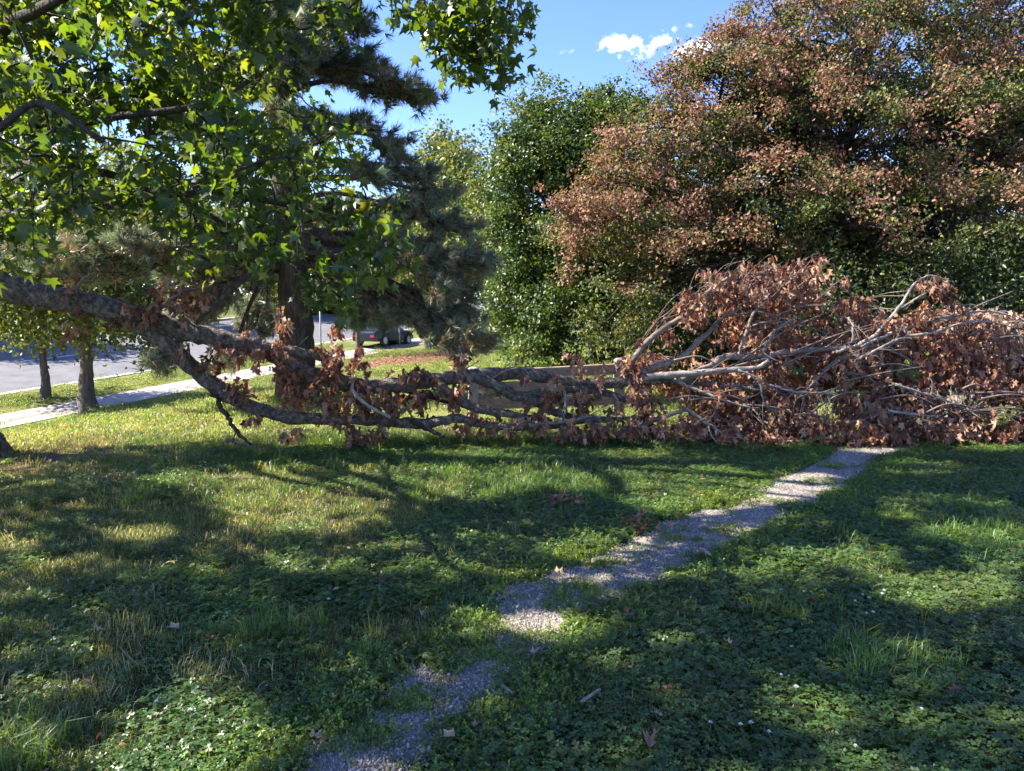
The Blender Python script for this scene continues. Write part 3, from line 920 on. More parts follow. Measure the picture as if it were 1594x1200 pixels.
# ------------------------------------------------------------------ the gum tree whose trunk stands just outside the left edge
wb = pix_ground(-66, 714)
gum = empty('gum_tree', wb, 'large star leaved tree hanging over the lawn from the left edge', 'tree')
Tk = Tubes()
gt = np.array([wb + [0, 0, -.15], wb + [0, 0, .12], wb + [-.02, 0, .5], wb + [-.05, 0, 1.6], wb + [-.1, .05, 3.2], wb + [-.05, .1, 6], wb + [.1, .1, 9], wb + [.1, 0, 12.5]])
Tk.add(gt, np.array([.62, .5, .38, .33, .31, .25, .17, .04]), 16, .05, 5)
link('trunk', Tk.mesh('trunk', M_bark), gum)
POLY1 = np.array([(-40, -40), (425, -40), (440, 60), (435, 150), (500, 195), (570, 240), (612, 290), (590, 340), (628, 385), (560, 425), (530, 400), (470, 395), (400, 385), (330, 345), (262, 312), (235, 335), (212, 305), (110, 335), (60, 392), (-40, 370)], float)
POLY2 = np.array([(250, 330), (330, 340), (470, 390), (560, 420), (545, 520), (522, 540), (505, 480), (430, 440), (400, 475), (335, 445), (285, 425), (262, 385)], float)
POLY3 = np.array([(455, -20), (628, -20), (612, 22), (560, 14), (500, 26)], float)
POLY4 = np.array([(640, -30), (800, -30), (832, 20), (802, 52), (790, 90), (770, 122), (745, 90), (690, 95), (664, 60)], float)


def poly_clusters(poly, n, d0, d1):
    lo, hi = poly.min(0), poly.max(0)
    out = []
    while len(out) < n:
        q = rng.uniform(lo, hi, (400, 2))
        for a_ in q[in_poly(q[:, 0], q[:, 1], poly)]:
            out.append((a_[0], a_[1], rng.uniform(d0, d1)))
    return out[:n]


cl = poly_clusters(POLY1, 520, 4.9, 8.4) + poly_clusters(POLY1 * [.95, .8], 540, 7.4, 11.5) + poly_clusters(POLY1 * [.85, .62] - [0, 8], 460, 6.0, 11.0) + poly_clusters(POLY2, 120, 6.4, 9.0) + poly_clusters(POLY3, 7, 5.2, 6.5) + poly_clusters(POLY4, 44, 6.0, 7.0)
# looser where the photograph shows pine and sky through the leaves
gaps = [(190, 75, 60, 22), (165, 265, 45, 30), (150, 345, 60, 25), (430, 150, 20, 40), (215, 215, 30, 20)]
cl = [c_ for c_ in cl if not any(((c_[0] - g[0]) / g[2]) ** 2 + ((c_[1] - g[1]) / g[3]) ** 2 < 1 for g in gaps)]
CP = np.array([pix(*c_) for c_ in cl])
CPX = np.array(cl)
kc = carve(CP, .12, .35) | (CPX[:, 0] > 600) | ((CPX[:, 1] < 30) & (CPX[:, 0] > 440))
CP, CPX = CP[kc], CPX[kc]
# limbs that carry the sprays
LIMBS = [[wb + [-.08, .05, 2.9], pix(20, 335, 7.4), pix(95, 326, 6.9), pix(215, 316, 6.6), pix(330, 300, 6.5), pix(450, 320, 6.6), pix(560, 350, 6.8)],
         [wb + [-.08, .05, 3.9], pix(-10, 60, 6.4), pix(55, 18, 5.8), pix(98, -5, 5.5), pix(200, -60, 5.2), pix(330, -60, 5.0)],
         [wb + [-.08, .05, 4.2], pix(60, 190, 6.2), pix(190, 180, 5.8), pix(320, 160, 5.8), pix(430, 100, 6.2)],
         [wb + [-.05, .1, 5.8], pix(300, -130, 7), pix(560, -70, 6.5), pix(690, -10, 6.4), pix(745, 60, 6.4)],
         [wb + [-.08, .05, 3.4], pix(100, 260, 6.6), pix(260, 300, 7.2), pix(400, 380, 7.4), pix(480, 430, 7.4)],
         [wb + [.3, -.1, 4.5], pix(-30, 200, 5), pix(60, 160, 4.6), pix(160, 220, 4.6)]]
LR = [.065, .06, .045, .05, .045, .03]
limb_samples = []
for lp, r_ in zip(LIMBS, LR):
    T_ = Tubes()
    p_, q_ = catmull(np.array(lp), np.linspace(r_, .015, len(lp)), 6)
    T_.add(p_, q_, 8, .04)
    link('limb', T_.mesh('limb', M_bark_dark), gum)
    limb_samples.append(p_[4:])
LS = np.concatenate(limb_samples)
Tw = Tubes()
LP, LT, LN, LC, LZ, LCL = [], [], [], [], [], []
order = np.argsort([((LS - c_) ** 2).sum(1).min() for c_ in CP])
CP, CPX = CP[order], CPX[order]
for k_, c_ in enumerate(CP):
    j = np.argmin(((LS - c_) ** 2).sum(1) + rng.random(len(LS)) * .02)
    s0 = LS[j]
    e0 = c_ + [0, 0, -.12]
    md = (s0 + e0) / 2 + [0, 0, .12] + rng.normal(0, .06, 3)
    bp, br = catmull(np.array([s0, md, c_, e0]), np.array([.011, .008, .005, .003]), 4)
    Tw.add(bp, br, 4)
    LS = np.concatenate([LS, bp[3:10:2]])
    n = rng.integers(14, 23)
    f = rng.integers(max(1, len(bp) // 2), len(bp), n)
    pos = bp[f] + rng.normal(0, .085, (n, 3))
    T = unit(rng.normal(0, .55, (n, 3)) + [.1, -.1, -.55])
    N = unit(rng.normal(0, .5, (n, 3)) + [-.25, .1, .75])
    LP.append(pos); LT.append(T); LN.append(N)
    base = np.array([.036, .068, .023]) if rng.random() < .75 else np.array([.06, .095, .024])
    LC.append(base[None] * rng.uniform(.75, 1.3, (n, 1)) * (1 + rng.normal(0, .07, (n, 3))))
    LZ.append(rng.uniform(.06, .15, n)); LCL.append(np.full(n, k_))
link('twigs', Tw.mesh('twigs', M_bark_dark), gum)['kind'] = 'stuff'
LP, LT, LN, LC, LZ, LCL = [np.concatenate(a_) for a_ in (LP, LT, LN, LC, LZ, LCL)]
STARS = [star_leaf(.3, .15), star_leaf(.1, .3), star_leaf(.7, .05, .9), star_leaf(.25, .5, .85), star_leaf(-.3, .2), star_leaf(.9, .3, 1.05)]


def leaf_objects(P, T, N, Z, Cc, tmpls, mat, parent, number=300, px_margin=0):
    """the number that show largest become parts of their own (shared meshes), the rest one part"""
    px, py = project(P)
    d = np.linalg.norm(P - CAM, axis=1)
    score = np.where((px > 5) & (px < W0 - 5) & (py > 5) & (py < H0 - 5), Z / d * rng.uniform(.75, 1.2, len(P)), 0)
    top = np.argsort(-score)[:number]
    rest = np.ones(len(P), bool); rest[top] = False
    cols = np.unique(np.round(Cc[top[:12]], 3), axis=0)
    mes = []
    for i, t_ in enumerate(tmpls):
        for c_ in cols[:5]:
            mes.append(make_mesh('leaf', t_[0], t_[1], mat, np.repeat(c_[None], len(t_[0]), 0)))
    pinv = parent.matrix_basis.inverted()
    for i in top:
        N_ = N[i] - N[i].dot(T[i]) * T[i]; N_ = N_ / np.linalg.norm(N_)
        B = np.cross(T[i], N_)
        M = Matrix([[B[r] * Z[i], T[i][r] * Z[i], N_[r] * Z[i], P[i][r]] for r in range(3)] + [[0, 0, 0, 1]])
        o_ = bpy.data.objects.new('leaf', mes[rng.integers(len(mes))])
        C.objects.link(o_)
        o_.parent = parent
        o_.matrix_parent_inverse = pinv
        o_.matrix_basis = M
    return rest


kc = carve(LP, .25, .45) | (CPX[LCL, 0] > 600)
LP, LT, LN, LC, LZ = LP[kc], LT[kc], LN[kc], LC[kc], LZ[kc]
rest = leaf_objects(LP, LT, LN, LZ, LC, STARS, M_gum, gum)
ri = np.where(rest)[0]
o = link('foliage', leaf_mesh('foliage', LP[ri], LT[ri], LN[ri], LZ[ri], STARS, LC[ri], M_gum), gum)
o['kind'] = 'stuff'

# the high crown above the frame, shaped to shade the lawn and leave the sun spots open
n = 70000
cen = np.array([-5.6, 8.3, 8.6]); rad = np.array([7.4, 7.2, 5.6])
u_ = rand_dirs(n) * (rng.random(n) ** .4)[:, None]
P = cen + u_ * rad
cl_n = fbm(P[:, 0] * .7 + P[:, 2] * .4, P[:, 1] * .7 - P[:, 2] * .3, 77)
P = P[(P[:, 2] > 3.2) & (cl_n > .34)]
px, py = project(P)
vis = (px > -120) & (px < W0 + 60) & (py > -45) & (P[:, 1] > .3)
P = P[~vis]
P = P[carve(P, .03)]
litc = rng.random(len(CP)) < np.where((CPX[:, 0] > 240) & (CPX[:, 1] > 140), .45, .1)  # clusters chosen to be sunlit; crown leaves in their sun path are dropped
ok = np.ones(len(P), bool)
for c_ in CP[litc]:
    v = P - c_
    h = v @ SUNV
    dist = np.linalg.norm(v - h[:, None] * SUNV, axis=1)
    ok &= ~((h > 0) & (dist < .24))
P = P[ok]
nn = len(P)
col = np.array([.055, .1, .028])[None] * rng.uniform(.7, 1.4, (nn, 1))
o = link('high_crown', leaf_mesh('high_crown', P, unit(rng.normal(0, .6, (nn, 3)) + [0, 0, -.4]), unit(rng.normal(0, .5, (nn, 3)) + [-.3, 0, .8]), rng.uniform(.14, .215, nn), LB, col, M_leaf), gum)
o['kind'] = 'stuff'
Tk = Tubes()
Tk.add(np.array([wb + [0, .1, 5], wb + [-1, .2, 7.5], wb + [-2.2, .3, 10]]), np.array([.11, .08, .03]), 6, 0, 5)
for q in range(15):
    e0 = cen + rand_dirs(1)[0] * rad * .75
    px, py = project(e0)
    if e0[2] < 6 or not all(carve((e0 * f_ + (wb + [0, 0, 6]) * (1 - f_))[None], 0, 1)[0] for f_ in (.6, .8)) or not carve(e0[None], 0, 1)[0] or (px[0] > -100 and px[0] < 1700 and py[0] > -150 and e0[1] > 0):
        continue
    s0 = wb + [0, .1, rng.uniform(4.5, 9)]
    bp, br = catmull(np.array([s0, (s0 + e0) / 2 + [0, 0, .5], e0]), np.array([.11, .07, .02]), 6)
    Tk.add(bp, br, 6)
link('upper_limbs', Tk.mesh('upper_limbs', M_bark), gum)

# ------------------------------------------------------------------ timber barrier
fl, fr = pix_ground(737, 660), pix_ground(963, 655)
fence = empty('timber_barrier', (fl + fr) / 2, 'short weathered timber barrier of three rails and two posts behind the fallen limb', 'fence')


def box_mesh(name, sx, sy, sz, mat, bev=0.008, top_cut=0.0):
    bm = bmesh.new()
    bmesh.ops.create_cube(bm, size=1)
    bmesh.ops.scale(bm, vec=(sx, sy, sz), verts=bm.verts)
    bmesh.ops.translate(bm, vec=(0, 0, sz / 2), verts=bm.verts)
    if top_cut:
        e = [e for e in bm.edges if all(v.co.z > sz - 1e-4 for v in e.verts)]
        bmesh.ops.bevel(bm, geom=e, offset=top_cut, segments=1, affect='EDGES')
    bmesh.ops.bevel(bm, geom=[e for e in bm.edges if e.calc_length() > .05], offset=bev, segments=1, affect='EDGES')
    me = bpy.data.meshes.new(name); bm.to_mesh(me); bm.free()
    me.materials.append(mat)
    return me


ax = unit((fr - fl)[None] * [[1, 1, 0]])[0]
ang = math.atan2(ax[1], ax[0])
hl, hr = pix(737, 571, fl[1])[2] - fl[2], pix(963, 557, fr[1])[2] - fr[2]
for g, h in ((fl, hl), (fr, hr)):
    o = link('post', box_mesh('post', .15, .15, h + .2, M_post, .01, .03), fence)
    o.matrix_basis = Matrix.Translation((g[0], g[1], g[2] - .2)) @ Matrix.Rotation(ang, 4, 'Z')
L = float(np.linalg.norm((fr - fl)[:2])) - .165
ra, rb = fl + ax * .0825, fr - ax * .0825
for (yl, yr, hh) in ((577, 566, .165), (596, 588, .165), (621, 613, .165)):
    zl, zr = pix(741, yl, fl[1])[2], pix(956, yr, fr[1])[2]
    tilt = math.atan2(zr - zl, L)
    o = link('rail', box_mesh('rail', L / math.cos(tilt), .09, hh, M_timber, .008), fence)
    mid = (ra + rb) / 2
    o.matrix_basis = Matrix.Translation((mid[0], mid[1], (zl + zr) / 2 - hh)) @ Matrix.Rotation(ang, 4, 'Z') @ Matrix.Rotation(-tilt, 4, 'Y')

# ------------------------------------------------------------------ the fallen limb
fb = pix(640, 660, 9.4); fb[2] = tz(fb[0], fb[1])
fallen = empty('fallen_limb', fb, 'long broken tree limb with withered brown leaves sagging from the left to the ground', 'fallen limb')


def pline(pts):
    P_, R_ = [], []
    for (x, y, d, w) in pts:
        P_.append(pix(x, y, d)); R_.append(w * d / FPX / 2)
    P_, R_ = np.array(P_), np.array(R_)
    g = terr(P_[:, 0], P_[:, 1]) + R_ * .7
    P_[:, 2] = np.maximum(P_[:, 2], g)
    return P_, R_


MAIN = [(-60, 400, 8.8, 52), (0, 444, 8.7, 46), (80, 464, 8.7, 42), (160, 479, 8.7, 40), (230, 500, 8.8, 37), (300, 518, 8.9, 33), (380, 535, 9.0, 30), (420, 548, 9.1, 29), (470, 576, 9.2, 28), (520, 593, 9.3, 27), (570, 601, 9.4, 26),
        (640, 597, 9.5, 25), (700, 588, 9.6, 24), (760, 583, 9.7, 23), (820, 582, 9.8, 21), (870, 592, 9.8, 20), (930, 597, 9.8, 19), (1000, 592, 9.8, 17), (1060, 592, 9.8, 14), (1120, 600, 9.8, 11), (1200, 612, 9.9, 8), (1280, 625, 10, 5)]
BRANCHES = [
    ([(205, 495, 8.8, 28), (245, 524, 8.8, 26), (290, 562, 8.9, 25), (330, 598, 9.0, 25), (380, 628, 9.1, 22), (450, 649, 9.2, 20), (520, 652, 9.3, 19), (600, 655, 9.4, 18), (660, 659, 9.4, 17), (710, 651, 9.4, 15), (750, 660, 9.4, 13), (830, 665, 9.4, 11), (900, 657, 9.5, 8), (980, 650, 9.6, 5)], M_bark),
    ([(395, 540, 9.05, 20), (450, 548, 9.2, 18), (500, 555, 9.3, 15), (535, 568, 9.4, 10)], M_bark),
    ([(678, 592, 9.55, 16), (690, 605, 9.5, 16), (717, 624, 9.5, 16), (748, 637, 9.5, 14), (800, 646, 9.5, 11), (860, 656, 9.55, 7)], M_bark),
    ([(735, 585, 9.65, 18), (774, 602, 9.6, 18), (796, 613, 9.6, 18), (834, 624, 9.6, 16), (860, 640, 9.6, 13), (900, 650, 9.6, 10), (960, 652, 9.6, 6)], M_bark),
    ([(815, 618, 9.6, 13), (859, 607, 9.7, 13), (900, 606, 9.75, 12), (940, 611, 9.8, 11), (980, 624, 9.8, 10), (1010, 634, 9.8, 8)], M_bark),
    ([(973, 588, 9.8, 11), (983, 565, 9.8, 10), (999, 541, 9.85, 9), (1013, 527, 9.9, 9), (1042, 505, 9.95, 8), (1071, 488, 10, 8), (1098, 459, 10.1, 7), (1117, 443, 10.2, 6), (1138, 432, 10.2, 5), (1170, 427, 10.3, 4), (1210, 428, 10.4, 3), (1260, 424, 10.5, 2)], M_twig_brown),
    ([(989, 584, 9.8, 12), (1021, 571, 9.85, 11), (1058, 557, 9.9, 9), (1095, 525, 10, 8), (1130, 491, 10.1, 6), (1170, 475, 10.2, 5), (1197, 464, 10.3, 4), (1237, 449, 10.4, 3)], M_twig_brown),
    ([(1060, 590, 9.8, 13), (1109, 570, 9.8, 12), (1130, 556, 9.8, 12), (1191, 556, 9.85, 11), (1207, 551, 9.9, 10), (1250, 546, 9.9, 9), (1283, 543, 9.95, 8), (1354, 539, 10, 6), (1420, 530, 10.1, 4)], M_twig_brown),
    ([(997, 588, 9.75, 11), (1037, 584, 9.7, 11), (1077, 581, 9.65, 10), (1130, 576, 9.6, 9), (1178, 572, 9.6, 7), (1197, 560, 9.6, 5)], M_twig),
    ([(1050, 592, 9.75, 7), (1090, 608, 9.6, 5), (1130, 624, 9.5, 4), (1170, 635, 9.45, 3)], M_twig),
    ([(1069, 637, 9.5, 5), (1101, 659, 9.4, 4), (1138, 683, 9.3, 3)], M_twig),
    ([(1101, 659, 9.4, 4), (1106, 675, 9.3, 3), (1119, 694, 9.25, 2.5)], M_twig),
    ([(1300, 548, 9.9, 6), (1334, 537, 9.9, 6), (1368, 516, 9.9, 6), (1399, 479, 10, 5), (1422, 445, 10.05, 4), (1447, 429, 10.1, 3), (1480, 438, 10.1, 2)], M_twig),
    ([(1399, 481, 10, 4), (1433, 461, 10, 3), (1450, 450, 10, 2)], M_twig),
    ([(1340, 540, 9.95, 6), (1385, 520, 10, 6), (1419, 509, 10, 5), (1476, 493, 10.05, 5), (1518, 485, 10.1, 4), (1547, 486, 10.1, 3), (1594, 499, 10.2, 2.5), (1640, 520, 10.3, 2)], M_twig),
    ([(1380, 535, 9.9, 5), (1411, 523, 9.85, 5), (1445, 520, 9.85, 5), (1484, 507, 9.9, 4), (1527, 499, 9.95, 3), (1580, 510, 10, 2)], M_twig),
    ([(1334, 560, 9.5, 5), (1365, 544, 9.5, 4), (1396, 530, 9.6, 3)], M_twig),
    ([(1320, 493, 9.8, 4), (1328, 507, 9.75, 5), (1327, 533, 9.75, 4)], M_twig),
    ([(1150, 556, 9.8, 7), (1156, 536, 9.8, 6), (1170, 493, 9.9, 5), (1187, 473, 10, 3)], M_twig_brown),
    ([(1180, 556, 9.8, 7), (1187, 547, 9.75, 6), (1207, 516, 9.75, 5), (1238, 493, 9.8, 3)], M_twig_brown),
    ([(1198, 598, 9.3, 4), (1225, 607, 9.3, 4), (1252, 611, 9.35, 4), (1303, 612, 9.4, 3)], M_twig),
    ([(1382, 640, 9.4, 5), (1420, 645, 9.4, 4), (1461, 649, 9.4, 3)], M_twig),
    ([(1394, 598, 9.5, 5), (1430, 610, 9.5, 4), (1470, 623, 9.5, 3), (1510, 640, 9.5, 2)], M_twig),
    ([(1150, 575, 9.4, 4), (1180, 590, 9.35, 4), (1186, 615, 9.3, 3), (1192, 632, 9.3, 2)], M_twig),
    ([(545, 588, 9.2, 6), (552, 612, 9.1, 6), (575, 632, 9.1, 6), (608, 650, 9.1, 5)], M_twig),
    ([(326, 600, 9.0, 10), (340, 628, 8.95, 8), (357, 655, 8.9, 7), (372, 675, 8.85, 6), (390, 692, 8.8, 4)], M_bark_dark),
    ([(357, 655, 8.9, 4), (366, 670, 9.0, 3), (362, 690, 9, 2)], M_bark_dark),
    ([(640, 655, 9.35, 9), (668, 668, 9.3, 8), (692, 681, 9.25, 5)], M_bark_dark),
    ([(620, 605, 9.6, 9), (660, 615, 9.8, 8), (700, 627, 9.9, 6)], M_bark_dark),
    ([(878, 602, 9.6, 4), (881, 625, 9.5, 5), (878, 650, 9.45, 4), (872, 668, 9.4, 3)], M_twig),
    ([(955, 612, 9.6, 4), (962, 628, 9.6, 4), (956, 645, 9.6, 3)], M_twig),
    ([(820, 662, 9.35, 7), (880, 656, 9.3, 6), (930, 648, 9.3, 5), (932, 662, 9.3, 4)], M_twig_brown),
    ([(970, 668, 9.4, 8), (1010, 656, 9.45, 9), (1060, 640, 9.5, 6), (1069, 637, 9.5, 4)], M_twig_brown),
    ([(765, 590, 9.6, 4), (790, 576, 9.55, 4), (815, 574, 9.55, 3), (826, 590, 9.55, 2)], M_twig_brown),
    ([(735, 600, 9.5, 4), (722, 575, 9.5, 4), (718, 555, 9.5, 3)], M_twig_brown),
    ([(230, 500, 8.7, 10), (262, 470, 8.6, 7), (292, 452, 8.6, 5), (330, 445, 8.6, 3)], M_twig_brown),
    ([(115, 470, 8.6, 8), (125, 440, 8.5, 5), (140, 425, 8.5, 3)], M_twig_brown),
]
T_ = Tubes()
P_, R_ = pline(MAIN)
T_.add(P_, R_ * .93, 14, .03, 8, .05)
link('limb', T_.mesh('limb', M_bark), fallen)
skel = [catmull(P_, R_, 5)[0]]
for pts, mt in BRANCHES:
    P_, R_ = pline(pts)
    T_ = Tubes(); T_.add(P_, R_, 10 if R_.max() > .04 else 6, .035, 6, .10 if R_.max() > .04 else .3)
    link('branch', T_.mesh('branch', mt), fallen)
    skel.append(catmull(P_, R_, 4)[0])
SK = np.concatenate(skel)
Ft = Tubes()
for sk_, (pts, mt) in zip(skel[1:], BRANCHES):   # short forking side twigs
    if pts[0][0] < 700:
        continue
    for q in range(6):
        i0 = rng.integers(1, len(sk_) - 1)
        ax_ = unit((sk_[min(i0 + 2, len(sk_) - 1)] - sk_[i0 - 1])[None])[0]
        d_ = unit((ax_ * .9 + rng.normal(0, .55, 3))[None])[0]; ln = rng.uniform(.15, .5)
        m_ = sk_[i0] + d_ * ln * .5 + rng.normal(0, .02, 3); e_ = sk_[i0] + d_ * ln + [0, 0, rng.normal(-.03, .06)]
        if e_[2] < .05:
            continue
        Ft.add(np.array([sk_[i0], m_, e_]), np.array([.0075, .005, .0022]), 5, .05, 4, .3)
        d2 = unit((d_ + rng.normal(0, .6, 3))[None])[0]
        Ft.add(np.array([m_, m_ + d2 * ln * .25, m_ + d2 * ln * .5]), np.array([.0045, .003, .0018]), 4, 0, 3)
for k_ in range(42):
    x0, y0 = rng.uniform(1040, 1560), rng.uniform(470, 670)
    if y0 < 540 and (x0 < 1110 or 1290 < x0 < 1420):
        continue
    ln, sl = rng.uniform(50, 150), rng.normal(.05, .35)
    d0 = 9.4 + np.clip((650 - y0) / 220, 0, .7)
    pts = [(x0, y0, d0, 3.6), (x0 + ln * .5, y0 + sl * ln * .5 - rng.uniform(0, 14), d0 - .05, 2.8), (x0 + ln, y0 + sl * ln + rng.uniform(0, 10), d0 + rng.uniform(-.1, .2), 1.6)]
    if pts[2][1] > 684 or pts[2][1] < 430:
        continue
    P_, R_ = pline(pts)
    Ft.add(P_, R_, 5, .05, 5)
link('fine_twigs', Ft.mesh('fine_twigs', M_twig_mid), fallen)['kind'] = 'stuff'

DPOLY = np.array([(985, 590), (1000, 535), (1050, 497), (1085, 450), (1110, 425), (1180, 420), (1240, 412), (1292, 424), (1303, 450), (1340, 480), (1372, 500), (1410, 502), (1440, 492), (1500, 484), (1560, 488), (1640, 505), (1720, 560), (1740, 640), (1640, 672), (1500, 676), (1430, 692),
                  (1300, 690), (1140, 694), (1060, 676), (1075, 640), (1060, 605)], float)
SPR = Tubes()
dcl = []
lo, hi = DPOLY.min(0), DPOLY.max(0)
while len(dcl) < 1560:
    q = rng.uniform(lo, hi)
    if not in_poly(np.array([q[0]]), np.array([q[1]]), DPOLY)[0]:
        continue
    hole = [(1155, 566, 26, 8), (1420, 576, 26, 12), (1490, 612, 40, 24), (1560, 640, 34, 30), (1250, 485, 22, 16), (1320, 500, 22, 22), (1265, 512, 36, 12), (1180, 475, 16, 14), (1045, 570, 20, 14), (1300, 640, 30, 14)]
    if any(((q[0] - h[0]) / h[2]) ** 2 + ((q[1] - h[1]) / h[3]) ** 2 < 1 for h in hole) and rng.random() < .93:
        continue
    if fbm(np.array([q[0] / 46]), np.array([q[1] / 30]), 19)[0] < (.43 if q[1] < 600 else .34) and q[0] < 1440:
        continue
    gd = pix_ground(q[0], min(q[1] + 26, 694))[1] if q[1] > 640 else 11.5
    f0 = 9.35 + np.clip((660 - q[1]) / 200, 0, .75) + rng.uniform(-.12, .12)
    d = rng.uniform(f0, f0 + np.clip((690 - q[1]) / 60, .15, 1.6))
    d = min(d, gd)
    dcl.append((q[0], q[1], d, 1.0))
EXTRA = [(120, 455, 8.6, 16, 30, 12), (115, 495, 8.55, 22, 26, 10), (190, 490, 8.6, 14, 24, 8), (215, 500, 8.55, 14, 22, 6), (275, 460, 8.6, 30, 26, 22), (310, 455, 8.6, 26, 24, 16), (255, 445, 8.6, 24, 16, 10), (240, 480, 8.6, 14, 20, 6), (285, 520, 8.7, 16, 30, 8), (330, 555, 8.8, 18, 36, 14), (342, 545, 8.8, 16, 26, 8),
         (385, 540, 8.8, 22, 26, 12), (400, 555, 8.85, 14, 22, 8), (430, 510, 9.0, 14, 30, 14), (432, 555, 8.9, 12, 50, 14), (452, 600, 9.0, 12, 30, 12), (470, 605, 9.0, 20, 30, 18), (440, 575, 8.9, 12, 30, 10), (515, 560, 9.1, 18, 50, 34), (522, 540, 9.1, 14, 30, 16), (560, 575, 9.1, 14, 26, 20), (552, 550, 9.1, 10, 20, 8),
         (510, 610, 9.1, 14, 36, 18), (540, 625, 9.2, 34, 22, 24), (590, 625, 9.3, 34, 24, 28), (640, 625, 9.4, 40, 24, 28), (570, 610, 9.2, 30, 20, 14), (515, 650, 9.2, 16, 20, 10), (555, 680, 9.2, 18, 18, 16), (450, 675, 9.1, 14, 16, 8), (610, 660, 9.3, 20, 12, 8), (590, 680, 9.2, 14, 14, 8),
         (660, 585, 9.4, 24, 14, 16), (640, 580, 9.4, 26, 10, 12), (710, 560, 9.4, 12, 16, 9), (718, 580, 9.4, 10, 30, 10), (720, 600, 9.4, 16, 14, 8), (705, 615, 9.4, 20, 14, 10), (765, 605, 9.4, 16, 22, 10), (825, 580, 9.5, 16, 14, 10), (850, 590, 9.5, 16, 12, 8), (900, 580, 9.6, 24, 12, 14), (935, 580, 9.6, 12, 16, 8), (890, 555, 9.6, 14, 14, 8),
         (845, 615, 9.4, 14, 28, 16), (830, 640, 9.4, 30, 16, 16), (870, 610, 9.5, 20, 18, 12), (915, 620, 9.5, 20, 16, 12), (925, 610, 9.5, 14, 16, 8), (760, 650, 9.35, 40, 14, 22), (820, 660, 9.3, 40, 12, 26), (900, 665, 9.3, 50, 14, 34), (960, 660, 9.35, 40, 16, 30), (720, 670, 9.3, 20, 14, 10), (1000, 670, 9.4, 40, 14, 26), (1040, 660, 9.4, 30, 18, 22),
         (975, 560, 9.7, 12, 16, 8), (990, 570, 9.7, 14, 14, 10), (985, 605, 9.7, 22, 14, 14), (1010, 620, 9.7, 30, 16, 16), (1080, 475, 9.9, 24, 24, 14), (1085, 500, 9.9, 26, 26, 14), (1450, 445, 10, 26, 14, 22), (1470, 450, 10, 16, 10, 10), (1440, 475, 10, 12, 24, 10), (1430, 495, 9.9, 26, 10, 16), (380, 610, 9, 16, 14, 6), (360, 600, 8.95, 20, 12, 8), (395, 645, 9, 10, 12, 4), (880, 640, 9.4, 40, 14, 20), (980, 640, 9.5, 40, 12, 16)]
for k_ in range(46):                              # loose sprigs that break the outline
    x0 = rng.uniform(1000, 1600)
    yt = np.interp(x0, DPOLY[:20, 0], DPOLY[:20, 1])
    a0 = pix(x0 - rng.uniform(20, 50), yt + rng.uniform(20, 40), 10.1); e0 = pix(x0 + rng.uniform(-10, 30), yt - rng.uniform(2, 24), 10.0 + rng.uniform(-.3, .4))
    SPR.add(np.array([a0, (a0 + e0) / 2 + rng.normal(0, .05, 3) + [0, 0, .03], e0, e0 + [.05, 0, -.04]]), np.array([.006, .004, .003, .002]), 4, 0, 4)
    if rng.random() < .7:
        px_k, py_k = project(e0)
        dcl.append((float(px_k[0]), float(py_k[0]) + 4, e0[1], .35))
link('sprigs', SPR.mesh('sprigs', M_twig_brown), fallen)['kind'] = 'stuff'
for (x, y, d, rx, ry, n) in EXTRA:
    if 740 < x < 970 and y < 655:
        n = n * .55
    for q in range(int(n * .5) + 1):
        a_ = rng.uniform(0, 2 * math.pi); r_ = rng.random() ** .5
        dcl.append((x + rx * r_ * math.cos(a_), y + ry * r_ * math.sin(a_), d + rng.uniform(-.12, .25), .35))
DP, DT, DN, DC, DZ = [], [], [], [], []
Tw = Tubes()
DCOL = np.array([[.29, .145, .085], [.2, .094, .058], [.36, .205, .13], [.12, .056, .04], [.42, .27, .18]])
for (x, y, d, w) in dcl:
    c_ = pix(x, y, d)
    c_[2] = max(c_[2], tz(c_[0], c_[1]) + .03)
    j = np.argmin(((SK - c_) ** 2).sum(1)); s0 = SK[j]
    if w == 1.0 and rng.random() < .5:
        bp, br = catmull(np.array([s0, (s0 + c_) / 2 + rng.normal(0, .05, 3) + [0, 0, .04], c_]), np.array([.006, .004, .0025]), 4)
        Tw.add(bp, br, 4)
    n = rng.poisson(11 if w == 1.0 else 4.5) + 1
    pos = c_ + rng.normal(0, 1, (n, 3)) * ([.085, .085, .075] if w == 1.0 else [.03, .05, .035])
    pos[:, 2] = np.maximum(pos[:, 2], terr(pos[:, 0], pos[:, 1]) + .035)
    T = unit(rng.normal(0, .42, (n, 3)) + [.05, -.08, -.85])
    low = pos[:, 2] < .13
    T[low] = unit(rng.normal(0, 1, (low.sum(), 3)) * [1, 1, .35])
    N = unit(rng.normal(0, 1, (n, 3)) + [-.2, -.5, .3])
    base = DCOL[rng.choice(5, p=[.3, .25, .18, .17, .1])]
    DP.append(pos); DT.append(T); DN.append(N); DC.append(base[None] * rng.uniform(.7, 1.25, (n, 1)) * (1 + rng.normal(0, .05, (n, 3)))); DZ.append(rng.uniform(.075, .165, n))
DP, DT, DN, DC, DZ = [np.concatenate(a_) for a_ in (DP, DT, DN, DC, DZ)]
link('twigs', Tw.mesh('twigs', M_twig_brown), fallen)['kind'] = 'stuff'
DEADS = [dead_leaf(i) for i in range(7)]
rest = leaf_objects(DP, DT, DN, DZ, DC, DEADS, M_dead, fallen)
o = link('withered_foliage', leaf_mesh('withered_foliage', DP[rest], DT[rest], DN[rest], DZ[rest], DEADS, DC[rest], M_dead), fallen)
o['kind'] = 'stuff'

# ------------------------------------------------------------------ ground cover
VAR = {}


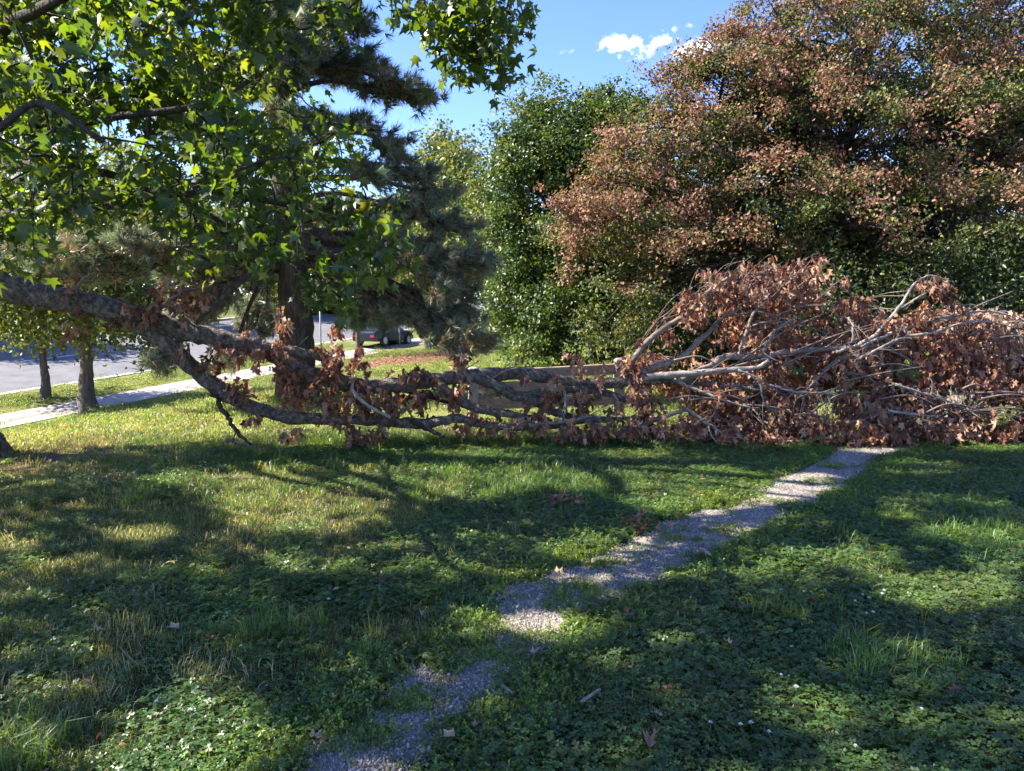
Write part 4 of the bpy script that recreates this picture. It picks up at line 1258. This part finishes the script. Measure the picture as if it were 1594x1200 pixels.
def variant_collection(name, meshes):
    co = bpy.data.collections.new(name)
    for i, me in enumerate(meshes):
        o_ = bpy.data.objects.new('%s_%02d' % (name, i), me)
        co.objects.link(o_)
    return co


def instancer(name, label, cat, P, coll, nvar, scale, tilt=.15):
    n = len(P)
    me = bpy.data.meshes.new(name)
    me.vertices.add(n); me.vertices.foreach_set('co', np.asarray(P, np.float32).ravel())
    rot = np.zeros((n, 3), np.float32); rot[:, :2] = rng.normal(0, tilt, (n, 2)); rot[:, 2] = rng.uniform(0, 2 * math.pi, n)
    a_ = me.attributes.new('rot', 'FLOAT_VECTOR', 'POINT'); a_.data.foreach_set('vector', rot.ravel())
    a_ = me.attributes.new('scl', 'FLOAT', 'POINT'); a_.data.foreach_set('value', np.asarray(scale, np.float32))
    a_ = me.attributes.new('idx', 'INT', 'POINT'); a_.data.foreach_set('value', rng.integers(0, nvar, n).astype(np.int32))
    o_ = link(name, me)
    g = bpy.data.node_groups.new(name, 'GeometryNodeTree')
    g.interface.new_socket('Geometry', in_out='INPUT', socket_type='NodeSocketGeometry')
    g.interface.new_socket('Geometry', in_out='OUTPUT', socket_type='NodeSocketGeometry')
    gi, go = g.nodes.new('NodeGroupInput'), g.nodes.new('NodeGroupOutput')
    ip = g.nodes.new('GeometryNodeInstanceOnPoints'); ci = g.nodes.new('GeometryNodeCollectionInfo')
    ci.inputs['Collection'].default_value = coll
    ci.inputs['Separate Children'].default_value = True
    ci.inputs['Reset Children'].default_value = True
    ip.inputs['Pick Instance'].default_value = True

    def na(nm, ty):
        q = g.nodes.new('GeometryNodeInputNamedAttribute'); q.data_type = ty; q.inputs['Name'].default_value = nm
        return q.outputs['Attribute']
    g.links.new(gi.outputs[0], ip.inputs['Points']); g.links.new(ci.outputs[0], ip.inputs['Instance'])
    g.links.new(na('idx', 'INT'), ip.inputs['Instance Index'])
    g.links.new(na('rot', 'FLOAT_VECTOR'), ip.inputs['Rotation'])
    g.links.new(na('scl', 'FLOAT'), ip.inputs['Scale'])
    g.links.new(ip.outputs[0], go.inputs[0])
    md = o_.modifiers.new('scatter', 'NODES'); md.node_group = g
    return tag(o_, label, cat, kind='stuff')


# clump meshes
def disc(r_, R):
    a_ = r_.uniform(0, 2 * math.pi); q_ = R * r_.random() ** .55
    return q_ * math.cos(a_), q_ * math.sin(a_)


def clover_clump(seed, nlf, R):
    r_ = np.random.default_rng(seed)
    Vs, Fs, Cs, n = [], [], [], 0
    lv = np.array([[0, 0, 0], [.36, .45, .06], [.34, .85, .03], [0, .8, -.02], [-.34, .85, .03], [-.36, .45, .06]])
    lf = np.array([[0, 1, 2], [0, 2, 3], [0, 3, 4], [0, 4, 5]])
    for k_ in range(nlf):
        pos = np.array([*disc(r_, R), r_.uniform(.012, .055)])
        a0 = r_.uniform(0, 2 * math.pi); nrm = unit((r_.normal(0, .28, 3) + [0, 0, 1])[None])[0]
        sz = r_.uniform(.011, .02)
        base = np.array([.09, .15, .042]) * r_.uniform(.65, 1.4) * (1 + r_.normal(0, .08, 3))
        x = np.cross(nrm, [0, 1, .1]); x /= np.linalg.norm(x); y = np.cross(nrm, x)
        for j in range(3):
            a_ = a0 + j * 2 * math.pi / 3
            t_ = x * math.cos(a_) + y * math.sin(a_); b_ = np.cross(nrm, t_)
            V = pos + sz * (lv[:, :1] * b_ + lv[:, 1:2] * t_ + lv[:, 2:] * nrm)
            Vs.append(V); Fs.append(lf + n); n += 6; Cs.append(np.repeat(base[None], 6, 0))
    return make_mesh('clover', np.concatenate(Vs), np.concatenate(Fs), M_clover, np.concatenate(Cs))


def grass_tuft(seed, nb, rad, h0, h1, w, c0, dryp):
    r_ = np.random.default_rng(seed)
    Vs, Fs, Cs, n = [], [], [], 0
    for k_ in range(nb):
        b_ = np.array([*disc(r_, rad), -.005])
        h = r_.uniform(h0, h1); a_ = r_.uniform(0, 2 * math.pi); lean = r_.uniform(.2, 1.1)
        d_ = np.array([math.cos(a_), math.sin(a_), 0]); s_ = np.array([-d_[1], d_[0], 0]) * w * r_.uniform(.7, 1.3)
        m1 = b_ + d_ * h * lean * .3 + [0, 0, h * .6]; e_ = b_ + d_ * h * lean + [0, 0, h * (.95 - .35 * lean)]
        Vs.append(np.array([b_ - s_, b_ + s_, m1 + s_ * .8, m1 - s_ * .8, e_]))
        Fs.append(np.array([[0, 1, 2], [0, 2, 3], [3, 2, 4]]) + n); n += 5
        c_ = np.array([.36, .3, .16]) if r_.random() < dryp else np.array(c0) * r_.uniform(.7, 1.35)
        Cs.append(np.repeat(c_[None], 5, 0))
    return make_mesh('grass', np.concatenate(Vs), np.concatenate(Fs), M_grass, np.concatenate(Cs))


def weed_clump(seed):
    """low mat of small pointed leaves on short upright stems, as along the path"""
    r_ = np.random.default_rng(seed)
    Ps, Ts, Ns, Zs, Cs = [], [], [], [], []
    for k_ in range(11):
        b_ = np.array([r_.normal(0, .045), r_.normal(0, .045), 0]); d_ = unit((r_.normal(0, .45, 3) * [1, 1, .2] + [0, 0, 1])[None])[0]
        h = r_.uniform(.03, .085)
        base = np.array([.125, .18, .036]) * r_.uniform(.75, 1.35)
        for j in range(9):
            f = (j + 1) / 9
            Ps.append(b_ + d_ * h * f); Ts.append(unit((d_ * .5 + r_.normal(0, .7, 3))[None])[0]); Ns.append(unit((r_.normal(0, .5, 3) + [0, 0, 1])[None])[0])
            Zs.append(r_.uniform(.012, .022)); Cs.append(base * (.85 + .4 * f))
    V, F, c_ = place_leaves(np.array(Ps), np.array(Ts), np.array(Ns), np.array(Zs), oval_leaf(.5, .1, .1), np.array(Cs))
    return make_mesh('weed', V, F, M_clover, c_)


def stones(seed, nst, rad, s0, s1):
    r_ = np.random.default_rng(seed)
    t_ = (1 + 5 ** .5) / 2
    iv = unit(np.array([[-1, t_, 0], [1, t_, 0], [-1, -t_, 0], [1, -t_, 0], [0, -1, t_], [0, 1, t_], [0, -1, -t_], [0, 1, -t_], [t_, 0, -1], [t_, 0, 1], [-t_, 0, -1], [-t_, 0, 1]], float))
    fi = np.array([[0, 11, 5], [0, 5, 1], [0, 1, 7], [0, 7, 10], [0, 10, 11], [1, 5, 9], [5, 11, 4], [11, 10, 2], [10, 7, 6], [7, 1, 8], [3, 9, 4], [3, 4, 2], [3, 2, 6], [3, 6, 8], [3, 8, 9], [4, 9, 5], [2, 4, 11], [6, 2, 10], [8, 6, 7], [9, 8, 1]])
    Vs, Fs, Cs, n = [], [], [], 0
    for k_ in range(nst):
        sz = r_.uniform(s0, s1) * (1.6 if r_.random() < .08 else 1)
        V = iv * r_.uniform(.7, 1.25, (12, 1)) * np.array([1, r_.uniform(.6, 1), r_.uniform(.4, .75)]) * sz
        q, _ = np.linalg.qr(r_.normal(size=(3, 3)))
        V = V @ (np.eye(3) * .5 + q * .5)
        V += [*disc(r_, rad), sz * .15]
        g = r_.choice([.18, .26, .36, .5], p=[.25, .35, .28, .12])
        Vs.append(V); Fs.append(fi + n); n += 12; Cs.append(np.repeat((np.array([1.13, .99, .83]) * g * .92)[None], 12, 0))
    return make_mesh('stones', np.concatenate(Vs), np.concatenate(Fs), M_stone, np.concatenate(Cs))


CO_clover = variant_collection('clover_patch', [clover_clump(i, 210, .19) for i in range(7)])
CO_clover_small = variant_collection('clover_clump', [clover_clump(20 + i, 26, .055) for i in range(5)])
CO_short = variant_collection('short_grass_patch', [grass_tuft(20 + i, 300, .2, .02, .065, .0018, (.125, .165, .042), .17) for i in range(6)])
CO_tall = variant_collection('tall_grass_tuft', [grass_tuft(40 + i, 24, .06, .08, .2, .0024, (.12, .2, .045), .05) for i in range(5)])
CO_straw = variant_collection('straw_patch', [grass_tuft(60 + i, 60, .16, .03, .09, .002, (.32, .28, .14), .6) for i in range(4)])
CO_bank = variant_collection('bank_patch', [grass_tuft(80 + i, 420, .42, .02, .055, .0034, (.15, .22, .055), .14) for i in range(5)])
CO_dry = variant_collection('dry_patch', [grass_tuft(100 + i, 300, .42, .015, .05, .0034, (.34, .31, .13), .5) for i in range(4)])
CO_weed = variant_collection('weed_clump', [weed_clump(i) for i in range(6)])
CO_stone = variant_collection('stone_patch', [stones(i, 62, .11, .0045, .0115) for i in range(7)])


def sample_front(n, d0, d1, power=1.0, half=.95):
    d = d0 + (d1 - d0) * rng.random(n) ** power
    x = rng.uniform(-half, half, n) * d
    return x, d


def ground_pts(x, y, dz=0.0):
    return np.stack([x, y, terr(x, y) + np.where((y < 13) & (abs(x) < 9), .02 * (fbm(x * 3, y * 3, 9) - .5), 0) + dz], 1)


def band(px, py):
    return np.array(pix_ground(px, py))[:2]


def jgrid(x0, x1, y0, y1, st, half):
    a_, b_ = np.meshgrid(np.arange(x0, x1, st), np.arange(y0, y1, st))
    a_ = a_.ravel() + rng.uniform(-.45, .45, a_.size) * st; b_ = b_.ravel() + rng.uniform(-.45, .45, b_.size) * st
    k_ = abs(a_) < half * b_ + 1.6
    return a_[k_], b_[k_]


def turf_fields(x, y):
    px, py = project(np.stack([x, y, np.zeros_like(x)], 1))
    left = sstep(700, 150, px)                # the photograph's left side is thinner, grassier turf
    soilw = np.exp(-((x + 6.3) ** 2 / 3.0 + (y - 8.6) ** 2 / .9))
    under = np.exp(-((x - 4.6) ** 2 / 6 + (y - 10.6) ** 2 / 1.4))
    n1 = fbm(x * .8, y * .8, 41)
    p_cl = np.clip(.95 * sstep(.36, .55, n1 + .2 * sstep(500, 1100, px) - .16 * left), 0, 1) * (1 - soilw) * (1 - under)
    soilw = np.clip(soilw + .7 * sstep(.64, .74, fbm(x * 1.3, y * 1.3, 91)) * (y > 5) * (x < -.5), 0, 1)
    return left, soilw, under, p_cl * (1 - soilw)


x, y = jgrid(-11.5, 11.5, 1.3, 10.3, .185, .95)
pd = path_dist(x, y)
left, soilw, under, p_cl = turf_fields(x, y)
r = rng.random(len(x))
m_cl = (r < p_cl) & (pd > .17) & (y < 9.9)
G = ground_pts(x[m_cl], y[m_cl])
instancer('clover', 'dense green clover carpet covering the lawn in front', 'clover', G, CO_clover, 7, rng.uniform(.85, 1.25, len(G)), .05)
m_g = (pd > .14) & (rng.random(len(x)) < np.where(m_cl, .22, .95) * (1 - .75 * soilw) * (1 - .85 * under))
G = ground_pts(x[m_g], y[m_g])
instancer('short_grass', 'short thin grass on the shaded lawn in front', 'grass', G, CO_short, 6, rng.uniform(.75, 1.3, len(G)), .05)
m_s = (pd > .1) & (rng.random(len(x)) < .05 + .13 * left + .2 * soilw)
G = ground_pts(x[m_s], y[m_s])
instancer('dry_grass', 'dry straw coloured grass between the green turf', 'dry grass', G, CO_straw, 4, rng.uniform(.8, 1.4, len(G)), .2)
# the margins of the path: small clumps of clover and low weeds
x, y = sample_front(26000, 1.7, 10.0, .8)
pd = path_dist(x, y)
n2 = fbm(x * 2.2, y * 2.2, 43); patch = fbm(x * 3.2, y * 3.2, 47)
edge = sstep(.5, .05, pd + .35 * (n2 - .5))
r = rng.random(len(x))
m_w = (((pd > -.015) & (r < edge * .8)) | ((pd < .0) & (patch > .64) & (r < .6))) & (y < 9.9)
G = ground_pts(x[m_w], y[m_w])
instancer('path_weeds', 'low bushy green weeds growing along the gravel path edges', 'weeds', G, CO_weed, 6, rng.uniform(.55, 1.05, len(G)) * np.where(pd[m_w] < .06, .8, 1.2))
isl = []
for (qx, qy, n, sx_, sy_) in [(585, 1160, 46, .085, .05), (635, 1108, 30, .06, .045), (770, 1036, 40, .09, .10), (735, 1006, 20, .06, .07), (822, 1000, 12, .05, .05), (905, 930, 34, .09, .09), (870, 945, 18, .06, .06), (935, 884, 30, .1, .08), (1270, 752, 26, .12, .08), (1130, 832, 34, .14, .1), (1225, 790, 34, .14, .1), (1060, 845, 18, .09, .06), (1300, 730, 14, .08, .06)]:
    isl.append(band(qx, qy)[None] + rng.normal(0, 1, (n, 2)) * [sx_, sy_])
isl = np.concatenate(isl)
Gi = ground_pts(isl[:, 0], isl[:, 1], .006)
instancer('path_island_weeds', 'small weed tufts growing through the gravel', 'weeds', Gi, CO_weed, 6, rng.uniform(.45, .85, len(Gi)))
m_c = (pd > .04) & (pd < .32) & (rng.random(len(x)) < .5)
G = ground_pts(x[m_c], y[m_c])
instancer('edge_clover', 'small clover tufts creeping onto the gravel path', 'clover', G, CO_clover_small, 5, rng.uniform(.7, 1.2, len(G)))
# taller grass: along the foot of the fallen limb and in a few tussocks
tp = []
for (qx, qy, n, sx_, sy_) in [(900, 690, 500, 1.3, .2), (700, 690, 240, 1.2, .2), (560, 690, 200, 1.2, .18), (840, 775, 110, .45, .3), (760, 735, 90, .7, .3), (880, 760, 90, .4, .3), (1530, 830, 120, .5, .35), (1000, 690, 150, .8, .15), (1360, 1040, 26, .14, .14), (40, 1190, 40, .16, .12), (380, 720, 130, 1.4, .3),
                         (440, 990, 20, .2, .12), (1270, 960, 14, .2, .1), (300, 780, 40, .9, .3), (1440, 690, 40, .5, .15)]:
    g = band(qx, qy)
    tp.append(g[None] + rng.normal(0, 1, (n, 2)) * [sx_, sy_])
tp = np.concatenate(tp)
tp = tp[path_dist(tp[:, 0], tp[:, 1]) > .03]
G = ground_pts(tp[:, 0], tp[:, 1])
instancer('tall_grass', 'longer bright green grass blades at the foot of the fallen limb', 'grass', G, CO_tall, 5, rng.uniform(.55, 1.15, len(G)))
# the bank and the lawn behind
x, y = jgrid(-36, 26, 9.3, 42, .5, .85)
u, s = road_uv(x, y)
ok = ((u > 1.35) | ((u < -1.35) & (u > -3.6))) & (path_dist(x, y) > 0)
ok &= rng.random(len(x)) > np.exp(-((x - 4.6) ** 2 / 6 + (y - 10.6) ** 2 / 1.4)) * .9
lx, ly, _ = pix_ground(640, 562)
ok &= rng.random(len(x)) > 1.3 * np.exp(-((x - lx) ** 2 / 14 + (y - ly) ** 2 / 22))
x, y = x[ok], y[ok]
G = ground_pts(x, y)
n = 2200
xx, yy = lx + rng.normal(0, 2.8, n), ly + rng.normal(0, 3.4, n)
GL = ground_pts(xx, yy, .02)
lt = link('leaf_litter', leaf_mesh('leaf_litter', GL, unit(rng.normal(0, 1, (n, 3)) * [1, 1, .25]), unit(rng.normal(0, .4, (n, 3)) + [0, 0, 1]), rng.uniform(.08, .16, n), DEADS[:3], DCOL[rng.integers(0, 5, n)], M_dead))
tag(lt, 'brown fallen leaves covering the ground between the pine and the sidewalk', 'leaf litter', kind='stuff')
instancer('bank_grass', 'mown grass on the bank sloping down to the sidewalk', 'grass', G, CO_bank, 5, rng.uniform(.8, 1.3, len(G)) * (1 + .02 * G[:, 1]))
u, s = road_uv(x, y)
k_ = (x < -1.5) & (u > 6.5) & (u < 15) & (rng.random(len(x)) < .85)
G2 = ground_pts(x[k_], y[k_])
instancer('dry_bank_grass', 'sunlit yellowed grass strip along the top of the bank', 'dry grass', G2, CO_dry, 4, rng.uniform(.9, 1.3, len(G2)))
# gravel
NG = 2500
t_ = rng.random(NG); e_ = rng.random(NG)
f_ = t_ ** 1.6 * (rows - 1); i0 = np.floor(f_).astype(int)
pp = PL2[i0] * (1 - e_)[:, None] + PR2[i0] * e_[:, None] + rng.normal(0, .03, (NG, 2))
pp = pp[(path_dist(pp[:, 0], pp[:, 1]) < .0) & (pp[:, 1] > 1.9)]
G = ground_pts(pp[:, 0], pp[:, 1], .014)
instancer('gravel', 'loose grey crushed stone on the narrow path', 'gravel', G, CO_stone, 7, rng.uniform(.7, 1.5, len(G)), .05)

# ------------------------------------------------------------------ loose leaves, sticks and flowers on the lawn
TAN, BRN, RED, YEL = (.43, .31, .19), (.3, .165, .1), (.22, .09, .06), (.62, .52, .18)
FLAT = [dead_leaf(i) for i in (21, 22, 23, 24)] + [star_leaf(.2, .1)]
mcache = {}


def ground_leaf(px, py, size, colr, k_, label, group):
    g = pix_ground(px, py)
    key = (k_, colr)
    if key not in mcache:
        V, F = FLAT[k_]
        V = V.copy(); V[:, 1] -= .4; V[:, 2] -= V[:, 2].min()
        rr_ = np.random.default_rng(k_ + 5)
        mcache[key] = make_mesh('fallen_leaf', V, F, M_dead, np.array(colr)[None] * rr_.uniform(.8, 1.2, (len(V), 1)))
    o_ = link('fallen_leaf', mcache[key])
    o_.location = (g[0], g[1], g[2] + .06)
    o_.rotation_euler = (rng.normal(0, .3), rng.normal(0, .3), rng.uniform(0, 6.28))
    o_.scale = (size * .8, size * .8, size * .8)
    tag(o_, label, 'leaf', group)
    return o_


NAMED = [(268, 890, .12, YEL, 4, 'yellow star shaped leaf lying on the shaded grass at left'), (596, 920, .10, RED, 0, 'dark red brown curled leaf on clover left of the path'),
         (272, 995, .12, TAN, 1, 'tan curled leaf on dim grass in the lower left'), (118, 898, .08, TAN, 2, 'small pale leaf on the grass near the left edge'),
         (20, 1087, .09, TAN, 3, 'pale tan leaf at the far left near the bottom'), (700, 1170, .12, TAN, 1, 'long twisted tan leaf at the bottom right of the path'),
         (490, 1172, .11, TAN, 3, 'tan leaf on the gravel at the bottom of the path'), (1265, 953, .11, RED, 2, 'dark maroon leaf on clover at right'),
         (1152, 964, .09, BRN, 0, 'small orange brown leaf on clover right of the path'), (1133, 1019, .09, TAN, 3, 'pale curled leaf on clover in the lower right'),
         (1465, 823, .12, BRN, 2, 'reddish brown leaf in the sunlit grass at right'), (1100, 876, .13, TAN, 4, 'flat tan star leaf beside the right edge of the path'),
         (905, 795, .13, BRN, 0, 'brown leaf beside the small leaf clump on the grass'), (868, 905, .12, TAN, 3, 'curled tan leaf on the left edge of the path'),
         (1000, 715, .11, BRN, 1, 'brown leaf standing in the grass in front of the limb'), (1092, 757, .10, BRN, 2, 'brown leaf in sunny clover left of the upper path'),
         (1042, 1095, .11, BRN, 1, 'brown leaf in clover at bottom centre right'), (975, 973, .12, BRN, 3, 'brown leaf on the path edge beside the bright weeds'),
         (1278, 835, .12, BRN, 0, 'brown leaf on clover just right of the upper path'), (327, 1012, .08, RED, 2, 'dark red leaf half hidden in the lower left grass'),
         (1485, 1098, .12, RED, 1, 'dark withered leaf among clover at lower right'), (1010, 1180, .13, BRN, 3, 'brown leaf at the bottom edge, right of the path'),
         (655, 970, .08, TAN, 1, 'tiny tan leaf left of the path pinch'), (705, 965, .09, TAN, 2, 'small tan leaf just above the path pinch'), (832, 1035, .09, TAN, 0, 'pale leaf on the right edge of the path pinch')]
for q in NAMED:
    ground_leaf(*q, 'dry leaves scattered on the lawn')
for k_ in range(44):
    x, y = rng.uniform(20, 1580), rng.uniform(700, 1190)
    if path_dist(*[np.array([v]) for v in pix_ground(x, y)[:2]])[0] < -.3:
        continue
    ground_leaf(x, y, rng.uniform(.035, .07), [TAN, BRN, BRN, RED][rng.integers(4)], rng.integers(0, 4), 'small dry brown leaf fragment lying on the lawn', 'leaf fragments on the lawn')


def leaf_clump(px, py, n, spread, label):
    g = pix_ground(px, py)
    pos = g + rng.normal(0, 1, (n, 3)) * [spread, spread * .7, .02]
    pos[:, 2] = g[2] + .06 + abs(rng.normal(0, .04, n))
    o_ = empty('leaf_clump', g, label, 'leaf clump')
    T2 = Tubes(); T2.add(np.array([[-.15, 0, .05], [0, .02, .08], [.16, .03, .06]]), np.array([.006, .005, .003]), 5)
    tw = bpy.data.objects.new('twig', T2.mesh('twig', M_twig_brown)); C.objects.link(tw); tw.parent = o_
    for q_ in pos - g:
        V_, F_ = DEADS[rng.integers(len(DEADS))]
        c_ = DCOL[rng.integers(0, 4)]
        lf_ = bpy.data.objects.new('leaf', make_mesh('leaf', V_ * rng.uniform(.07, .13), F_, M_dead, np.repeat(c_[None], len(V_), 0)))
        C.objects.link(lf_); lf_.parent = o_
        lf_.location = q_; lf_.rotation_euler = rng.uniform(-1.3, 1.3, 3) * [1, 1, 2.4]
    tag(o_, label, 'leaf clump', 'withered leaf clumps on the lawn')


leaf_clump(882, 793, 12, .09, 'clump of withered brown leaves on the grass left of the upper path')
leaf_clump(1002, 832, 14, .08, 'clump of withered brown leaves at the edge of the gravel path')


def stick(name, pts, wpx, mat, label, lift=.02):
    P2, R2 = [], []
    for (x, y), w in zip(pts, np.linspace(wpx[0], wpx[1], len(pts))):
        g = pix_ground(x, y); r_ = w * g[1] / FPX / 2
        P2.append(g + [0, 0, r_ + lift]); R2.append(r_)
    T2 = Tubes(); T2.add(np.array(P2), np.array(R2), 8, .06, 4)
    tag(link(name, T2.mesh(name, mat)), label, 'stick', 'sticks on the lawn')


M_red = noise_mat('barkless_wood', (.22, .12, .08), (.42, .25, .18), 8, .8, .4)
stick('broken_stick', [(766, 681), (790, 684), (815, 682), (846, 679)], (10, 8), M_red, 'short barkless reddish stick lying in front of the fallen limb', .03)
stick('broken_stick', [(350, 690), (375, 694), (395, 699)], (6, 4), M_twig_brown, 'thin brown stick under the drooping dark twig at left', .02)
stick('broken_stick', [(776, 1075), (790, 1085), (800, 1092)], (6, 4), M_twig, 'short pale stick on the right edge of the gravel path', .03)
stick('broken_stick', [(905, 1113), (920, 1102), (934, 1092)], (6, 5), M_twig, 'pale grey stick in clover right of the path', .05)

# crumbs of leaf and bark between the turf
n = 2600
x, y = sample_front(n, 1.9, 10.0, .8)
G = ground_pts(x, y, .012) + np.stack([x * 0, x * 0, rng.uniform(0, .035, n)], 1)
lt = link('leaf_crumbs', leaf_mesh('leaf_crumbs', G, unit(rng.normal(0, 1, (n, 3)) * [1, 1, .3]), unit(rng.normal(0, .4, (n, 3)) + [0, 0, 1]), rng.uniform(.012, .04, n), [lobed_leaf(.6, .2, .3), oval_leaf(.3, .1, .2)], DCOL[rng.integers(0, 5, n)] * rng.uniform(.7, 1.3, (n, 1)), M_dead))
tag(lt, 'crumbs of dry leaf strewn through the lawn', 'leaf litter', kind='stuff')
# white clover flowers
fm_h = plain_mat('clover_flower_white', (.75, .74, .68), .8, 0, .2)
fm_s = plain_mat('clover_stem', (.06, .12, .03), .6)
iv, ifc = [], []
rf = np.random.default_rng(3)
Tf = Tubes()
hv = []
for k_ in range(46):
    d_ = unit(rf.normal(size=(1, 3)))[0]; d_[2] = abs(d_[2]) * 1.0 - .25
    sd = unit(np.cross(d_, rf.normal(size=3))[None])[0]
    hv += [d_ * .003 + sd * .0014, d_ * .003 - sd * .0014, d_ * .0095]
head_me = make_mesh('flower_head', np.array(hv), np.arange(138).reshape(-1, 3), fm_h)
T2 = Tubes(); T2.add(np.array([[0, 0, -.06], [.003, 0, -.03], [0, 0, 0]]), np.array([.0012, .001, .001]), 5)
stem_me = T2.mesh('stem', fm_s)
FL = [(1215, 927), (1250, 930), (1375, 928), (1215, 1065), (1433, 1120), (1330, 945), (1348, 965), (1358, 963), (1342, 935), (1352, 940), (1372, 933), (1152, 1145), (1168, 1142), (1196, 1157), (1320, 1006), (297, 1122), (245, 1108), (376, 1018), (780, 860), (512, 942), (1105, 1142), (1330, 1180), (1238, 1084)]
for (x, y) in FL:
    g = pix_ground(x, y + 10)
    o_ = empty('clover_flower', g + [0, 0, .075], 'small white clover flower standing above the leaves', 'flower', 'white clover flowers on the lawn')
    for nm, me in (('flower_head', head_me), ('stem', stem_me)):
        c_ = bpy.data.objects.new(nm, me); C.objects.link(c_); c_.parent = o_
    s_ = rng.uniform(.9, 1.5); o_.scale = (s_, s_, 1)

# ------------------------------------------------------------------ street furniture and parked cars
M_steel = plain_mat('galvanised_post', (.35, .36, .36), .5, .6)
for (px, y0, y1, r_, lab) in [(500, 560, 480, .045, 'slim grey post by the sidewalk right of the pine trunk'), (622, 540, 500, .04, 'short grey post in front of the parked cars')]:
    g = pix_ground(px, y0); h = pix(px, y1, g[1])[2] - g[2]
    T2 = Tubes(); T2.add(np.array([g - [0, 0, .1], g + [0, 0, h * .5], g + [0, 0, h], g + [0, 0, h + .03]]), np.array([r_, r_, r_, r_ * .4]), 8)
    tag(link('street_post', T2.mesh('street_post', M_steel)), lab, 'post', 'posts by the street')


def car(px, py, heading, paint, label, tall=1.0):
    g = pix_ground(px, py)
    root = empty('parked_car', g, label, 'car', 'cars on the street')
    root.rotation_euler = (0, 0, heading)
    glass = plain_mat('car_glass', (.02, .025, .03), .08, 0, .6)
    tyre = plain_mat('tyre_rubber', (.02, .02, .02), .8)
    rim = plain_mat('alloy_rim', (.5, .5, .52), .35, .8)
    lamp = plain_mat('lamp_lens', (.6, .6, .58), .15)
    red = plain_mat('tail_lens', (.35, .02, .02), .2)

    def loft(stations, mat, name, par=root):
        V, F = [], []
        for (x, prof) in stations:
            for (yy, zz) in prof:
                V.append((x, yy, zz))
        k_ = len(stations[0][1])
        for i in range(len(stations) - 1):
            for j in range(k_):
                a_, b_ = i * k_ + j, i * k_ + (j + 1) % k_
                F.append((a_, b_, b_ + k_, a_ + k_))
        me = bpy.data.meshes.new(name)
        F.append(tuple(range(k_))); F.append(tuple(range(len(V) - k_, len(V)))[::-1])
        me.from_pydata(V, [], F); me.materials.append(mat); me.update()
        o_ = bpy.data.objects.new(name, me); C.objects.link(o_); o_.parent = par
        bv = o_.modifiers.new('round', 'BEVEL'); bv.width = .03; bv.segments = 2
        return o_

    def ring(w, z0, z1, sh):
        return [(-w, z0 + .08), (-w * .94, z0), (w * .94, z0), (w, z0 + .08), (w, z1 - .14), (w * sh, z1), (-w * sh, z1), (-w, z1 - .14)]
    b1 = .92 * tall
    loft([(-2.2, ring(.74, .34, .72 * tall, .9)), (-2.05, ring(.86, .28, .88 * tall, .92)), (-1.2, ring(.9, .26, b1, .93)), (.9, ring(.9, .26, b1, .93)), (1.75, ring(.88, .28, .82 * tall, .9)), (2.15, ring(.76, .34, .68 * tall, .88))], paint, 'body')
    cab = [(-1.75, [(-.78, b1 - .03), (.78, b1 - .03), (.76, b1), (-.76, b1)]), (-1.15, [(-.8, b1 - .03), (.8, b1 - .03), (.62, 1.42 * tall), (-.62, 1.42 * tall)]), (.15, [(-.8, b1 - .03), (.8, b1 - .03), (.62, 1.46 * tall), (-.62, 1.46 * tall)]), (1.05, [(-.78, b1 - .03), (.78, b1 - .03), (.74, b1), (-.74, b1)])]
    loft(cab, glass, 'windows')
    loft([(-1.2, [(-.6, 1.415 * tall), (.6, 1.415 * tall), (.58, 1.45 * tall), (-.58, 1.45 * tall)]), (.2, [(-.6, 1.455 * tall), (.6, 1.455 * tall), (.58, 1.49 * tall), (-.58, 1.49 * tall)])], paint, 'roof')
    for sx_ in (-1.35, 1.35):
        for sy_ in (-.84, .84):
            bm = bmesh.new(); bmesh.ops.create_cone(bm, cap_ends=True, segments=20, radius1=.32, radius2=.32, depth=.2)
            bmesh.ops.rotate(bm, verts=bm.verts, matrix=Matrix.Rotation(math.pi / 2, 3, 'X'))
            me = bpy.data.meshes.new('wheel'); bm.to_mesh(me); bm.free(); me.materials.append(tyre)
            w_ = bpy.data.objects.new('wheel', me); C.objects.link(w_); w_.parent = root; w_.location = (sx_, sy_, .32)
            bm = bmesh.new(); bmesh.ops.create_cone(bm, cap_ends=True, segments=12, radius1=.2, radius2=.2, depth=.215)
            bmesh.ops.rotate(bm, verts=bm.verts, matrix=Matrix.Rotation(math.pi / 2, 3, 'X'))
            me = bpy.data.meshes.new('rim'); bm.to_mesh(me); bm.free(); me.materials.append(rim)
            c_ = bpy.data.objects.new('rim', me); C.objects.link(c_); c_.parent = w_
    for sy_ in (-.6, .6):
        for xx, mt, nm in ((2.1, lamp, 'headlight'), (-2.16, red, 'tail_light')):
            c_ = bpy.data.objects.new(nm, box_mesh(nm, .14, .3, .13, mt, .02)); C.objects.link(c_); c_.parent = root; c_.location = (xx, sy_, .5 * tall)
    return root


ROADANG = math.atan2(RDY, RDX)
car(598, 537, ROADANG, plain_mat('dark_blue_paint', (.012, .018, .04), .2, .2, .6), 'dark blue car on the street seen through the pine boughs')
car(690, 527, ROADANG, plain_mat('brown_paint', (.06, .04, .032), .3, .2, .5), 'dark brown vehicle ahead of the blue car on the street', 1.05)
